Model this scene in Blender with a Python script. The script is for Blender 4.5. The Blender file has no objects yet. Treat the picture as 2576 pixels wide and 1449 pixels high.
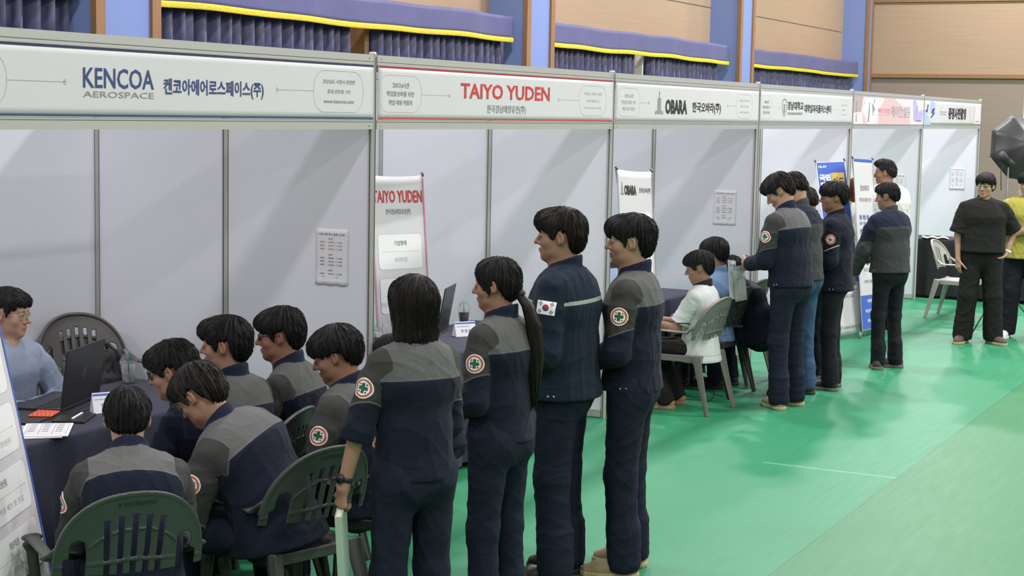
import bpy, math, random
import numpy as np
from mathutils import Vector, Matrix, Euler
SC = bpy.context.scene
COL = SC.collection
PI = math.pi
rnd = random.Random(7)
# ------------------------------------------------------------ camera, world, exposure, lamps
cam = bpy.data.cameras.new('camera'); camo = bpy.data.objects.new('camera', cam); COL.objects.link(camo)
cam.sensor_width = 36; cam.sensor_fit = 'HORIZONTAL'; cam.lens = 57.847; cam.clip_start = 0.05; cam.clip_end = 200
_r = Vector((0.45568, -0.88994, 0.019223)); _u = Vector((0.085846, 0.06543, 0.994158)); _f = Vector((0.885994, 0.451368, -0.106212))
_m = Matrix((_r, _u, -_f)).transposed().to_4x4(); _m.translation = Vector((-7.644, -4.7658, 2.2066))
camo.matrix_world = _m
SC.camera = camo
SC.view_settings.view_transform = 'Standard'; SC.view_settings.look = 'None'; SC.view_settings.gamma = 1
SC.view_settings.use_curve_mapping = False
SC.view_settings.exposure = 0.0
w = bpy.data.worlds.new('world'); SC.world = w; w.use_nodes = True
w.node_tree.nodes['Background'].inputs[0].default_value = (0.85, 0.92, 1.0, 1); w.node_tree.nodes['Background'].inputs[1].default_value = 0.05
CEIL = 8.2
SC.cycles.max_bounces = 6; SC.cycles.diffuse_bounces = 3; SC.cycles.glossy_bounces = 2; SC.cycles.transmission_bounces = 4; SC.cycles.transparent_max_bounces = 8
SC.cycles.caustics_reflective = False; SC.cycles.caustics_refractive = False; SC.cycles.adaptive_threshold = 0.03
def area_lamp(x, y, e, sx=.55, sy=.55):
    l = bpy.data.lights.new('ceiling_lamp_light', 'AREA'); l.shape = 'RECTANGLE'; l.size = sx; l.size_y = sy; l.energy = e
    l.color = (1.0, 0.945, 0.985)
    o = bpy.data.objects.new('ceiling_lamp_light', l); COL.objects.link(o); o.location = (x, y, CEIL - 0.16)
    return o
LAMPS = [(x, y) for x in (-13, -6.5, 0, 6.5, 13, 19.5, 26) for y in (-15, -9.5, -4, 1.8)]
for x, y in LAMPS:
    area_lamp(x, y, 214 if x < 3 else 405)

# ------------------------------------------------------------ helpers
def link(name, me, parent=None, mats=(), smooth=False, loc=None, rot=None):
    o = bpy.data.objects.new(name, me); COL.objects.link(o)
    for m in mats: me.materials.append(m)
    if parent is not None: o.parent = parent
    if loc is not None: o.location = loc
    if rot is not None: o.rotation_euler = rot
    if smooth and len(me.polygons): me.polygons.foreach_set('use_smooth', [True] * len(me.polygons))
    return o
def empty(name, loc=(0, 0, 0), rz=0.0, parent=None):
    o = bpy.data.objects.new(name, None); COL.objects.link(o); o.location = loc; o.rotation_euler = (0, 0, rz)
    o.empty_display_size = 0.1
    if parent is not None: o.parent = parent
    return o
def tag(o, label=None, cat=None, group=None, kind=None):
    if label: o['label'] = label
    if cat: o['category'] = cat
    if group: o['group'] = group
    if kind: o['kind'] = kind
    return o
def children(o, pool={}):
    return [c for c in COL.objects if c.parent == o]
def copy_tree(o, parent=None):
    c = o.copy(); COL.objects.link(c)
    if parent is not None: c.parent = parent
    for ch in children(o): copy_tree(ch, c)
    return c

class MB:
    "collects boxes, prisms and tubes into one mesh"
    def __init__(s): s.v = []; s.f = []; s.mi = []; s.cur = 0
    def add(s, vs, fs):
        n = len(s.v); s.v += [tuple(v) for v in vs]; s.f += [tuple(n + i for i in f) for f in fs]; s.mi += [s.cur] * len(fs)
    def box(s, x0, y0, z0, x1, y1, z1, M=None):
        vs = [Vector(p) for p in ((x0,y0,z0),(x1,y0,z0),(x1,y1,z0),(x0,y1,z0),(x0,y0,z1),(x1,y0,z1),(x1,y1,z1),(x0,y1,z1))]
        if M is not None: vs = [M @ v for v in vs]
        s.add(vs, [(0,3,2,1),(4,5,6,7),(0,1,5,4),(1,2,6,5),(2,3,7,6),(3,0,4,7)])
    def tube(s, pts, r, n=8, cap=True, flat=1.0):
        pts = [Vector(p) for p in pts]; rr = r if isinstance(r, (list, tuple)) else [r] * len(pts)
        rings = []; prev = None
        for i, p in enumerate(pts):
            d = (pts[min(i+1, len(pts)-1)] - pts[max(i-1, 0)]).normalized()
            a = Vector((0, 0, 1)) if abs(d.z) < 0.9 else Vector((1, 0, 0))
            if prev is not None: a = prev
            x = (a - d * a.dot(d)).normalized(); prev = x; y = d.cross(x)
            rings.append([p + x * math.cos(2*PI*k/n) * rr[i] + y * math.sin(2*PI*k/n) * rr[i] * flat for k in range(n)])
        vs = [v for R in rings for v in R]; fs = []
        for i in range(len(rings)-1):
            for k in range(n):
                fs.append((i*n+k, i*n+(k+1) % n, (i+1)*n+(k+1) % n, (i+1)*n+k))
        if cap: fs.append(tuple(range(n-1, -1, -1))); fs.append(tuple((len(rings)-1)*n+k for k in range(n)))
        s.add(vs, fs)
    def lathe(s, prof, n=24, c=(0, 0, 0)):
        vs = []; fs = []
        for r, z in prof:
            for k in range(n): vs.append((c[0] + r*math.cos(2*PI*k/n), c[1] + r*math.sin(2*PI*k/n), c[2] + z))
        for i in range(len(prof)-1):
            for k in range(n): fs.append((i*n+k, i*n+(k+1) % n, (i+1)*n+(k+1) % n, (i+1)*n+k))
        s.add(vs, fs)
    def poly(s, pts, z0, z1):
        "closed 2D outline extruded from z0 to z1"
        n = len(pts); vs = [(p[0], p[1], z0) for p in pts] + [(p[0], p[1], z1) for p in pts]
        fs = [tuple(range(n-1, -1, -1)), tuple(range(n, 2*n))] + [(i, (i+1) % n, n+(i+1) % n, n+i) for i in range(n)]
        s.add(vs, fs)
    def build(s, name, mats, parent=None, smooth=False, bevel=0, loc=None, rot=None):
        me = bpy.data.meshes.new(name); me.from_pydata(s.v, [], s.f)
        if not isinstance(mats, (list, tuple)): mats = (mats,)
        o = link(name, me, parent, mats, smooth, loc, rot)
        if len(mats) > 1: me.polygons.foreach_set('material_index', s.mi)
        if bevel:
            b = o.modifiers.new('bevel', 'BEVEL'); b.width = bevel; b.segments = 2; b.limit_method = 'ANGLE'
        return o
def rrect(w, h, r, n=6, cx=0, cy=0):
    pts = []
    for sx, sy, a0 in ((1, 1, 0), (-1, 1, 90), (-1, -1, 180), (1, -1, 270)):
        for k in range(n+1):
            a = math.radians(a0 + 90*k/n); pts.append((cx + sx*(w/2-r) + r*math.cos(a), cy + sy*(h/2-r) + r*math.sin(a)))
    return pts
def ring2d(s, outer, inner, z):
    n = len(outer); vs = [(p[0], p[1], z) for p in outer] + [(p[0], p[1], z) for p in inner]
    s.add(vs, [(i, (i+1) % n, n+(i+1) % n, n+i) for i in range(n)])

# ------------------------------------------------------------ materials
def rgb(c): return tuple(((v/255)/12.92 if v/255 <= 0.04045 else ((v/255+0.055)/1.055)**2.4) for v in c) + (1,)
MATS = {}
def mat(name, color, rough=0.6, metal=0.0, spec=0.5, noise=0.0, nscale=30.0, bump=0.0, bscale=60.0, trans=0.0, alpha=1.0, sheen=0.0, stretch=None, ior=1.45, emit=0.0):
    if name in MATS: return MATS[name]
    m = bpy.data.materials.new(name); m.use_nodes = True; MATS[name] = m
    nt = m.node_tree; b = nt.nodes['Principled BSDF']
    c = color if len(color) == 4 else tuple(color) + (1,)
    b.inputs['Base Color'].default_value = c; b.inputs['Roughness'].default_value = rough; b.inputs['Metallic'].default_value = metal
    b.inputs['Specular IOR Level'].default_value = spec; b.inputs['Transmission Weight'].default_value = trans; b.inputs['Alpha'].default_value = alpha
    b.inputs['Sheen Weight'].default_value = sheen; b.inputs['IOR'].default_value = ior
    if emit: b.inputs['Emission Color'].default_value = c; b.inputs['Emission Strength'].default_value = emit
    if noise or bump:
        tc = nt.nodes.new('ShaderNodeTexCoord'); mp = nt.nodes.new('ShaderNodeMapping'); nt.links.new(tc.outputs['Object'], mp.inputs[0])
        if stretch: mp.inputs['Scale'].default_value = stretch
    if noise:
        n = nt.nodes.new('ShaderNodeTexNoise'); n.inputs['Scale'].default_value = nscale; n.inputs['Detail'].default_value = 4; nt.links.new(mp.outputs[0], n.inputs['Vector'])
        mx = nt.nodes.new('ShaderNodeMix'); mx.data_type = 'RGBA'
        mx.inputs[6].default_value = tuple(v*(1-noise) for v in c[:3]) + (1,); mx.inputs[7].default_value = tuple(min(1, v*(1+noise)) for v in c[:3]) + (1,)
        nt.links.new(n.outputs['Fac'], mx.inputs[0]); nt.links.new(mx.outputs[2], b.inputs['Base Color'])
    if bump:
        n = nt.nodes.new('ShaderNodeTexNoise'); n.inputs['Scale'].default_value = bscale; n.inputs['Detail'].default_value = 3; nt.links.new(mp.outputs[0], n.inputs['Vector'])
        bp = nt.nodes.new('ShaderNodeBump'); bp.inputs['Strength'].default_value = bump; bp.inputs['Distance'].default_value = 0.01
        nt.links.new(n.outputs['Fac'], bp.inputs['Height']); nt.links.new(bp.outputs[0], b.inputs['Normal'])
    return m
def nodes(m): return m.node_tree, m.node_tree.nodes['Principled BSDF']
def math_node(nt, op, a, b=None, c=None, clamp=False):
    n = nt.nodes.new('ShaderNodeMath'); n.operation = op; n.use_clamp = clamp
    for i, v in enumerate((a, b, c)):
        if v is None: continue
        if isinstance(v, (int, float)): n.inputs[i].default_value = v
        else: nt.links.new(v, n.inputs[i])
    return n.outputs[0]
def mixc(nt, fac, a, b):
    n = nt.nodes.new('ShaderNodeMix'); n.data_type = 'RGBA'
    for i, v in ((0, fac), (6, a), (7, b)):
        if isinstance(v, (int, float)): n.inputs[i].default_value = v
        elif isinstance(v, tuple): n.inputs[i].default_value = v
        else: nt.links.new(v, n.inputs[i])
    return n.outputs[2]

M_ALU = mat('aluminium', (0.51, 0.495, 0.485), 0.35, 0.3, noise=0.03)
M_GROOVE = mat('dark_groove', (0.10, 0.10, 0.09), 0.6)
M_PANEL = mat('white_panel', (0.74, 0.74, 0.805), 0.42, spec=0.4, noise=0.015, nscale=3, bump=0.015, bscale=200)
M_BANNER = mat('banner_vinyl', (0.665, 0.64, 0.665), 0.45, noise=0.02, nscale=4)
M_PAPER = mat('paper', (0.74, 0.73, 0.76), 0.7)
M_BLACK = mat('black_ink', (0.02, 0.02, 0.022), 0.6)
M_GREY = mat('grey_ink', (0.28, 0.28, 0.29), 0.6)
M_LGREY = mat('pale_ink', (0.5, 0.5, 0.52), 0.6)
M_NAVYINK = mat('navy_ink', (0.035, 0.06, 0.19), 0.6)
M_DNAVYINK = mat('dark_navy_ink', (0.02, 0.03, 0.07), 0.6)
M_REDINK = mat('red_ink', (0.60, 0.035, 0.04), 0.6)
M_DREDINK = mat('dark_red_ink', (0.35, 0.03, 0.035), 0.6)
M_BLUEINK = mat('blue_ink', (0.05, 0.12, 0.52), 0.5)
M_GREENINK = mat('green_ink', (0.03, 0.13, 0.07), 0.7)
M_WHITEINK = mat('white_ink', (0.85, 0.85, 0.85), 0.6)
M_YELLOWINK = mat('yellow_ink', (0.72, 0.47, 0.10), 0.6)
M_PINKINK = mat('pink_ink', (0.72, 0.48, 0.50), 0.6)
M_LPINK = mat('light_pink_ink', (0.78, 0.66, 0.70), 0.6)
M_LILAC = mat('lilac_ink', (0.48, 0.42, 0.72), 0.6)
M_ROSE = mat('rose_ink', (0.65, 0.22, 0.32), 0.6)
M_PALEBLUE = mat('pale_blue_ink', (0.42, 0.52, 0.74), 0.6)

# ------------------------------------------------------------ lettering
def text_mesh(body, offset=0.0):
    cu = bpy.data.curves.new('t', 'FONT'); cu.body = body; cu.size = 1.0; cu.align_x = 'LEFT'; cu.offset = offset; cu.resolution_u = 2
    o = bpy.data.objects.new('t', cu); COL.objects.link(o)
    dg = bpy.context.evaluated_depsgraph_get(); me = bpy.data.meshes.new_from_object(o.evaluated_get(dg))
    V = np.array([v.co[:] for v in me.vertices]) if len(me.vertices) else np.zeros((0, 3)); F = [tuple(p.vertices) for p in me.polygons]
    bpy.data.objects.remove(o); bpy.data.curves.remove(cu); bpy.data.meshes.remove(me)
    return V, F
_tc = {}
def lettering(parent, specs, m, z=0.002, name='lettering'):
    "specs: (text, centre x, centre y, width, height, bold, [slant angle])"
    V = []; F = []; n = 0
    for sp in specs:
        body, cx, cy, wd, ht, bold = sp[:6]
        key = (body, bold)
        if key not in _tc: _tc[key] = text_mesh(body, bold)
        v, f = _tc[key]
        if not len(v): continue
        lo = v.min(0); hi = v.max(0); k = np.array([wd/max(hi[0]-lo[0], 1e-6), ht/max(hi[1]-lo[1], 1e-6)])
        q = np.zeros_like(v); q[:, 0] = (v[:, 0]-(lo[0]+hi[0])/2)*k[0] + cx; q[:, 1] = (v[:, 1]-(lo[1]+hi[1])/2)*k[1] + cy; q[:, 2] = z
        V.append(q); F += [tuple(i+n for i in t) for t in f]; n += len(v)
    me = bpy.data.meshes.new(name); me.from_pydata(np.concatenate(V).tolist(), [], F)
    return link(name, me, parent, (m,))
def shapes(parent, name, m, outs, z=0.0015, rings=()):
    "flat printed shapes lying on a sheet"
    b = MB()
    for pts in outs:
        n = len(pts); b.add([(p[0], p[1], z) for p in pts], [tuple(range(n))])
    for o_, i_ in rings: ring2d(b, o_, i_, z)
    return b.build(name, m, parent)
def rect(x0, y0, x1, y1): return [(x0, y0), (x1, y0), (x1, y1), (x0, y1)]
def circ(cx, cy, r, n=20, ry=None): return [(cx + r*math.cos(2*PI*k/n), cy + (ry or r)*math.sin(2*PI*k/n)) for k in range(n)]
def frame_obj(o, origin, xd, yd):
    x = Vector(xd).normalized(); y = Vector(yd); y = (y - x*x.dot(y)).normalized(); z = x.cross(y)
    M = Matrix((x, y, z)).transposed().to_4x4(); M.translation = Vector(origin); o.matrix_local = M
# ------------------------------------------------------------ the hall
def floor_mat():
    m = bpy.data.materials.new('green_floor'); m.use_nodes = True; nt, b = nodes(m)
    tc = nt.nodes.new('ShaderNodeTexCoord'); sp = nt.nodes.new('ShaderNodeSeparateXYZ'); nt.links.new(tc.outputs['Object'], sp.inputs[0])
    n = nt.nodes.new('ShaderNodeTexNoise'); n.inputs['Scale'].default_value = 0.9; n.inputs['Detail'].default_value = 6; nt.links.new(tc.outputs['Object'], n.inputs['Vector'])
    mp = nt.nodes.new('ShaderNodeMapping'); mp.inputs['Scale'].default_value = (0.8, 9, 1); mp.inputs['Rotation'].default_value = (0, 0, 0.9); nt.links.new(tc.outputs['Object'], mp.inputs[0])
    n2 = nt.nodes.new('ShaderNodeTexNoise'); n2.inputs['Scale'].default_value = 2.5; n2.inputs['Detail'].default_value = 8; n2.inputs['Roughness'].default_value = .7; nt.links.new(mp.outputs[0], n2.inputs['Vector'])
    strip = math_node(nt, 'LESS_THAN', sp.outputs[1], -2.365)
    g1 = mixc(nt, n.outputs['Fac'], (0.024, 0.205, 0.094, 1), (0.037, 0.248, 0.12, 1))
    g2 = mixc(nt, n.outputs['Fac'], (0.030, 0.180, 0.070, 1), (0.040, 0.205, 0.080, 1))
    col = mixc(nt, strip, g1, g2)
    sc = math_node(nt, 'GREATER_THAN', n2.outputs['Fac'], 0.66); col = mixc(nt, math_node(nt, 'MULTIPLY', sc, 0.18), col, (0.12, 0.36, 0.22, 1))
    # seams between the floor sheets
    def line(v, c, wd): return math_node(nt, 'LESS_THAN', math_node(nt, 'ABSOLUTE', math_node(nt, 'SUBTRACT', v, c)), wd)
    e = line(sp.outputs[1], -2.365, 0.0045); e2 = line(sp.outputs[1], -1.24, 0.003)
    for yy in (-4.6, -6.8, -9.0): e = math_node(nt, 'MAXIMUM', e, line(sp.outputs[1], yy, .004))
    col = mixc(nt, math_node(nt, 'MULTIPLY', e, .8), col, (0.025, 0.13, 0.07, 1)); col = mixc(nt, math_node(nt, 'MULTIPLY', e2, .55), col, (0.04, 0.2, 0.1, 1))
    xe = math_node(nt, 'MULTIPLY', line(sp.outputs[0], 2.37, 0.012), math_node(nt, 'MULTIPLY', math_node(nt, 'GREATER_THAN', sp.outputs[1], -2.36), math_node(nt, 'LESS_THAN', sp.outputs[1], -1.5)))
    col = mixc(nt, math_node(nt, 'MULTIPLY', xe, .5), col, (0.25, 0.5, 0.36, 1))
    nt.links.new(col, b.inputs['Base Color'])
    nt.links.new(math_node(nt, 'ADD', math_node(nt, 'MULTIPLY', n2.outputs['Fac'], .25), .32), b.inputs['Roughness']); b.inputs['Specular IOR Level'].default_value = .28
    bp = nt.nodes.new('ShaderNodeBump'); bp.inputs['Strength'].default_value = .12; bp.inputs['Distance'].default_value = .004; n3 = nt.nodes.new('ShaderNodeTexNoise'); n3.inputs['Scale'].default_value = 14
    nt.links.new(tc.outputs['Object'], n3.inputs['Vector']); nt.links.new(n3.outputs['Fac'], bp.inputs['Height']); nt.links.new(bp.outputs[0], b.inputs['Normal'])
    return m
def slat_mat(name, c1, c2, period):
    m = bpy.data.materials.new(name); m.use_nodes = True; nt, b = nodes(m)
    tc = nt.nodes.new('ShaderNodeTexCoord'); sp = nt.nodes.new('ShaderNodeSeparateXYZ'); nt.links.new(tc.outputs['Object'], sp.inputs[0])
    fr = math_node(nt, 'FRACT', math_node(nt, 'DIVIDE', sp.outputs[2], period)); g = math_node(nt, 'LESS_THAN', fr, .14)
    mp = nt.nodes.new('ShaderNodeMapping'); mp.inputs['Scale'].default_value = (.4, .4, 14); nt.links.new(tc.outputs['Object'], mp.inputs[0])
    n = nt.nodes.new('ShaderNodeTexNoise'); n.inputs['Scale'].default_value = 2.2; n.inputs['Detail'].default_value = 6; nt.links.new(mp.outputs[0], n.inputs['Vector'])
    col = mixc(nt, n.outputs['Fac'], tuple(c1)+(1,), tuple(c2)+(1,)); col = mixc(nt, math_node(nt, 'MULTIPLY', g, .16), col, (.12, .08, .05, 1)); nt.links.new(col, b.inputs['Base Color'])
    b.inputs['Roughness'].default_value = .6; b.inputs['Specular IOR Level'].default_value = .25
    return m
M_WOODWALL = slat_mat('slatted_wood_wall', (.39, .275, .185), (.47, .34, .235), .032)
M_WALL2 = slat_mat('slatted_wood_wall_low', (.285, .225, .18), (.345, .275, .225), .032)
M_BLUEP = mat('pillar_blue_paint', (.205, .275, .56), .7, noise=.04, nscale=2)
M_TRIM = mat('brown_wood_trim', (.30, .16, .075), .5, noise=.25, nscale=8, stretch=(6, 6, .6))
M_CEIL = mat('ceiling_paint', (.62, .60, .62), .9)
M_PLAIN = mat('hall_wall_paint', (.55, .48, .4), .9)
YW = 5.0; XE = 28.97
b = MB(); b.box(-18, -20, -.1, XE+.2, YW+1.2, 0); o = b.build('floor', floor_mat()); tag(o, kind='structure')
b = MB(); b.box(-18, -20, CEIL, XE+.2, YW+1.2, CEIL+.2); tag(b.build('ceiling', M_CEIL), kind='structure')
b = MB(); b.box(-18.2, -20, 0, -18, YW+1, CEIL); tag(b.build('wall_left', M_PLAIN), kind='structure')
b = MB(); b.box(-18.2, -20.2, 0, XE+.2, -20, CEIL); tag(b.build('wall_front', M_PLAIN), kind='structure')
RD = .55   # depth of the window bays
b = MB(); b.box(-18, YW+RD, 0, XE+.2, YW+RD+.2, CEIL); tag(b.build('wall_back', M_WOODWALL), kind='structure')
b = MB(); b.box(XE, -20, 0, XE+.2, YW+RD, 3.17); tag(b.build('wall_right', M_WALL2), kind='structure')
b = MB(); b.box(XE-.02, -20, 3.17, XE+.2, YW+RD, CEIL); tag(b.build('wall_right', M_WOODWALL), kind='structure')
b = MB(); b.box(XE-.07, -20, 3.13, XE, YW-.03, 3.215); tag(b.build('trim_1', M_TRIM), kind='structure')
b = MB(); b.box(XE-.07, -20, 4.78, XE, YW-.03, 4.86); tag(b.build('trim_2', M_TRIM), kind='structure')
PILL = [(-13.0, -12.26), (-4.75, -4.0), (3.50, 4.33), (11.78, 12.58), (20.12, 20.86), (28.52, 28.97)]
for i, (a, c) in enumerate(PILL):
    b = MB(); b.box(a, YW, 0, c, YW+RD, CEIL); tag(b.build('pillar_%d' % (i+1), M_BLUEP), kind='structure')
    tw = .10
    b = MB(); b.box(a-.02, YW-.03, 0, a+tw, YW+.03, CEIL); b.box(c-tw, YW-.03, 0, c+.02, YW+.03, CEIL); tag(b.build('trim_%d' % (i+3), M_TRIM), kind='structure')
# thin joints in the boarding
b = MB(); b.box(12.6, YW+RD-.004, 4.10, 28.4, YW+RD, 4.115); tag(b.build('trim_9', M_GROOVE), kind='structure')
# ceiling lamps
M_LAMPGLOW = mat('lamp_glow', (1, .98, .94), emit=6.0); M_LAMPBODY = mat('lamp_housing', (.5, .5, .5), .5)
def ceiling_lamp():
    r = empty('ceiling_lamp'); b = MB(); b.box(-.34, -.34, -.06, .34, .34, 0); b.build('housing', M_LAMPBODY, r)
    b = MB(); b.box(-.29, -.29, -.075, .29, .29, -.062); b.build('diffuser', M_LAMPGLOW, r); return r
cl = ceiling_lamp(); tag(cl, 'square white flood lamp mounted on the hall ceiling', 'lamp', 'ceiling lamps of the hall')
for i, (x, y) in enumerate(LAMPS):
    o = cl if i == 0 else copy_tree(cl); o.location = (x, y, CEIL)
# curtains and valances in the window bays
def curtain_mat():
    m = bpy.data.materials.new('navy_curtain'); m.use_nodes = True; nt, b = nodes(m)
    tc = nt.nodes.new('ShaderNodeTexCoord'); n = nt.nodes.new('ShaderNodeTexNoise'); n.inputs['Scale'].default_value = 6; nt.links.new(tc.outputs['Object'], n.inputs['Vector'])
    nt.links.new(mixc(nt, n.outputs['Fac'], (.028, .030, .085, 1), (.07, .07, .18, 1)), b.inputs['Base Color']); b.inputs['Roughness'].default_value = .45; b.inputs['Sheen Weight'].default_value = .3
    return m
M_CURT = curtain_mat(); M_VAL = mat('navy_valance', (.095, .095, .235), .6, noise=.2, nscale=3, sheen=.1, bump=.1, bscale=200); M_FRINGE = mat('gold_fringe', (.78, .58, .03), .5, noise=.35, nscale=120, bump=.6, bscale=150, stretch=(.2, .2, 1))
def curtain(x0, x1, label, y=YW+.30, z0=.02, z1=3.42):
    r = random.Random(int(x0*10)); b = MB(); n = int((x1-x0)*34); prof = []
    x = 0; ph = 0
    for i in range(n+1):
        u = i/n; ph += (x1-x0)/n*2*PI/r.uniform(.13, .24) ; prof.append((x0+u*(x1-x0), y+.095*math.sin(ph)+.03*math.sin(ph*2.3)))
    nz = 6; vs = []
    for j in range(nz+1):
        z = z0+(z1-z0)*j/nz
        for px, py in prof: vs.append((px+.01*math.sin(z*3+px*5), y+(py-y)*(1-.35*j/nz), z))
    m_ = n+1; b.add(vs, [(j*m_+i, j*m_+i+1, (j+1)*m_+i+1, (j+1)*m_+i) for j in range(nz) for i in range(n)])
    o = b.build('curtain', M_CURT, None, True); s = o.modifiers.new('solid', 'SOLIDIFY'); s.thickness = .004
    return tag(o, label, 'curtain', None)
def valance(x0, x1, label, zb=3.11, hh=.335, y=YW+.13, sag=.03, seed=1):
    r = random.Random(seed); root = empty('valance', ((x0+x1)/2, y, zb)); n = 60; x0 -= root.location.x; x1 -= root.location.x
    A1, A2, p1, p2 = r.uniform(.006, .012), r.uniform(.002, .006), r.uniform(0, 6), r.uniform(0, 6)
    def row(u, z):
        x = x0+(x1-x0)*u; return (x, .008*math.sin(x*3.1+p1)+.005*math.sin(x*7+p2), z+A1*math.sin(x*1.3+p1)+A2*math.sin(x*3.7+p2))
    b = MB(); vs = []; nz = 6
    for j in range(nz+1):
        for i in range(n+1): vs.append(row(i/n, .05+(hh-.05)*j/nz))
    b.add(vs, [(j*(n+1)+i, j*(n+1)+i+1, (j+1)*(n+1)+i+1, (j+1)*(n+1)+i) for j in range(nz) for i in range(n)])
    o = b.build('cloth_strip', M_VAL, root, True); s = o.modifiers.new('solid', 'SOLIDIFY'); s.thickness = .006
    b = MB(); vs = []
    for j, (z, dy) in enumerate(((0, -.004), (.012, -.012), (.026, -.007), (.04, -.013), (.055, -.006), (.062, 0), (.062, .008), (0, .008))):
        for i in range(n+1): p = row(i/n, z); vs.append((p[0], p[1]+dy, p[2]))
    b.add(vs, [(j*(n+1)+i, j*(n+1)+i+1, (j+1)*(n+1)+i+1, (j+1)*(n+1)+i) for j in range(7) for i in range(n)]); b.build('gold_fringe', M_FRINGE, root, True)
    return tag(root, label, 'valance')
curtain(-3.9, 3.42, 'dark navy pleated curtain hanging left of the first blue pillar')
curtain(4.36, 8.04, 'dark navy pleated curtain hanging right of the first blue pillar')
curtain(8.52, 11.66, 'dark navy pleated curtain hanging left of the second blue pillar')
curtain(12.62, 16.07, 'dark navy pleated curtain hanging right of the second blue pillar')
curtain(16.72, 19.75, 'dark navy pleated curtain hanging left of the third blue pillar')
curtain(20.92, 28.1, 'dark navy pleated curtain hanging right of the third blue pillar')
valance(-3.95, 3.45, 'navy valance with gold fringe left of the first blue pillar', zb=3.13, seed=3)
valance(4.36, 11.66, 'navy valance with gold fringe between the first and second blue pillars', seed=5)
valance(12.62, 19.95, 'navy valance with gold fringe between the second and third blue pillars', seed=8)
valance(20.90, 28.42, 'navy valance with gold fringe beside the hall corner', seed=4)
for i, (x, ww) in enumerate(((8.42, .09), (16.60, .06))):
    b = MB(); b.box(x, YW+.36, .4, x+ww, YW+RD, 3.4); tag(b.build('trim_%d' % (10+i), M_TRIM if i == 0 else M_WHITEINK), kind='structure')

# ------------------------------------------------------------ exhibition booths
XS = [-3.19, 0.0, 3.22, 6.44, 9.49, 12.68, 16.15]; DEP = 1.93
def octo(b, x, y, z0, z1, r=.02):
    b.poly([(x+r*math.cos(PI/8+k*PI/4)*1.08, y+r*math.sin(PI/8+k*PI/4)*1.08) for k in range(8)], z0, z1)
def post(x, y, parent, z1=2.5, name='post'):
    b = MB(); b.cur = 0; octo(b, x, y, 0, z1); b.cur = 1
    for dx, dy in ((0, -1), (0, 1), (1, 0), (-1, 0)): b.box(x+dx*.0195-.003, y+dy*.0195-.003, 0, x+dx*.0195+.003, y+dy*.0195+.003, z1-.01)
    b.cur = 0; octo(b, x, y, z1, z1+.006, .022); b.cur = 2; octo(b, x, y, z1+.006, z1+.016, .018)
    return b.build(name, (M_ALU, M_GROOVE, M_WHITEINK), parent)
def beam(x0, x1, y, z0, parent, name, flip=1):
    b = MB(); h_ = .052
    b.cur = 0; b.box(x0, y-.018, z0, x1, y+.018, z0+h_)
    gz = z0+(.013 if flip > 0 else .038); b.cur = 1; b.box(x0, y-.0188, gz, x1, y-.017, gz+.003)
    b.cur = 2
    for x in (x0+.04, x1-.04): b.tube([(x, y-.021, z0+h_*(.62 if flip > 0 else .35)), (x, y-.017, z0+h_*(.62 if flip > 0 else .35))], .004, 8)
    return b.build(name, (M_ALU, M_GROOVE, M_GREY), parent)
def divider(X, parent):
    "two panels running back from the front post"
    for y0, y1 in ((.02, .96), (1.0, 1.91)):
        b = MB(); b.box(X-.002, y0, .06, X+.002, y1, 2.44); b.build('wall_panel', M_PANEL, parent)
        b = MB(); b.box(X-.017, y0, .01, X+.017, y1, .06); b.build('bottom_rail', M_ALU, parent)
        b = MB(); b.box(X-.017, y0, 2.44, X+.017, y1, 2.49); b.build('top_rail', M_ALU, parent)
    post(X, .98, parent); post(X, DEP, parent)
def oval(bx, cx, w_, h_, cy=0, t=.0022):
    o_ = rrect(w_, h_, min(w_, h_)*.44, 8, cx, cy); i_ = rrect(w_-2*t, h_-2*t, min(w_, h_)*.44-t, 8, cx, cy); return (o_, i_)
def booth(i, label):
    x0, x1 = XS[i], XS[i+1]; r = empty('exhibition_booth', ((x0+x1)/2, 0, 0)); cx = (x0+x1)/2
    g = empty('tmp'); 
    def L(o): return o
    off = cx; a, c = x0-cx, x1-cx
    if i == 0: post(a, 0, r); divider(a, r)
    post(c, 0, r); divider(c, r)
    beam(a+.02, c-.02, 0, 2.448, r, 'top_beam', 1); beam(a+.02, c-.02, 0, 2.100, r, 'bottom_beam', -1)
    nb_ = 3; wd = (c-a)/nb_
    for k in range(nb_):
        b = MB(); b.box(a+k*wd+.02, DEP-.002, .06, a+(k+1)*wd-.02, DEP+.002, 2.44); b.build('wall_panel', M_PANEL, r)
        if k: post(a+k*wd, DEP, r)
    b = MB(); b.box(a+.02, DEP-.017, .01, c-.02, DEP+.017, .06); b.build('bottom_rail', M_ALU, r)
    b = MB(); b.box(a+.02, DEP-.017, 2.44, c-.02, DEP+.017, 2.49); b.build('top_rail', M_ALU, r)
    bpy.data.objects.remove(g)
    # fascia: a thin vinyl sheet, with the pull of its ties at the corners
    W_ = c-a-.05; H_ = .292; f = empty('tmp2'); bpy.data.objects.remove(f)
    b = MB(); nx, ny = 60, 8; vs = []
    for j in range(ny+1):
        for q in range(nx+1):
            x = -W_/2+W_*q/nx; y = -H_/2+H_*j/ny
            vs.append((x, y, .0))
    m_ = nx+1; b.add(vs, [(j*m_+q, j*m_+q+1, (j+1)*m_+q+1, (j+1)*m_+q) for j in range(ny) for q in range(nx)])
    sheet = b.build('fascia_banner', M_BANNER, r, True); sheet.matrix_local = Matrix.Translation((0, -.022, 2.300)) @ Matrix.Rotation(PI/2, 4, 'X')
    so = sheet.modifiers.new('solid', 'SOLIDIFY'); so.thickness = .003; so.offset = -1
    tag(r, label, 'booth')
    return r, sheet, W_, H_
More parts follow.
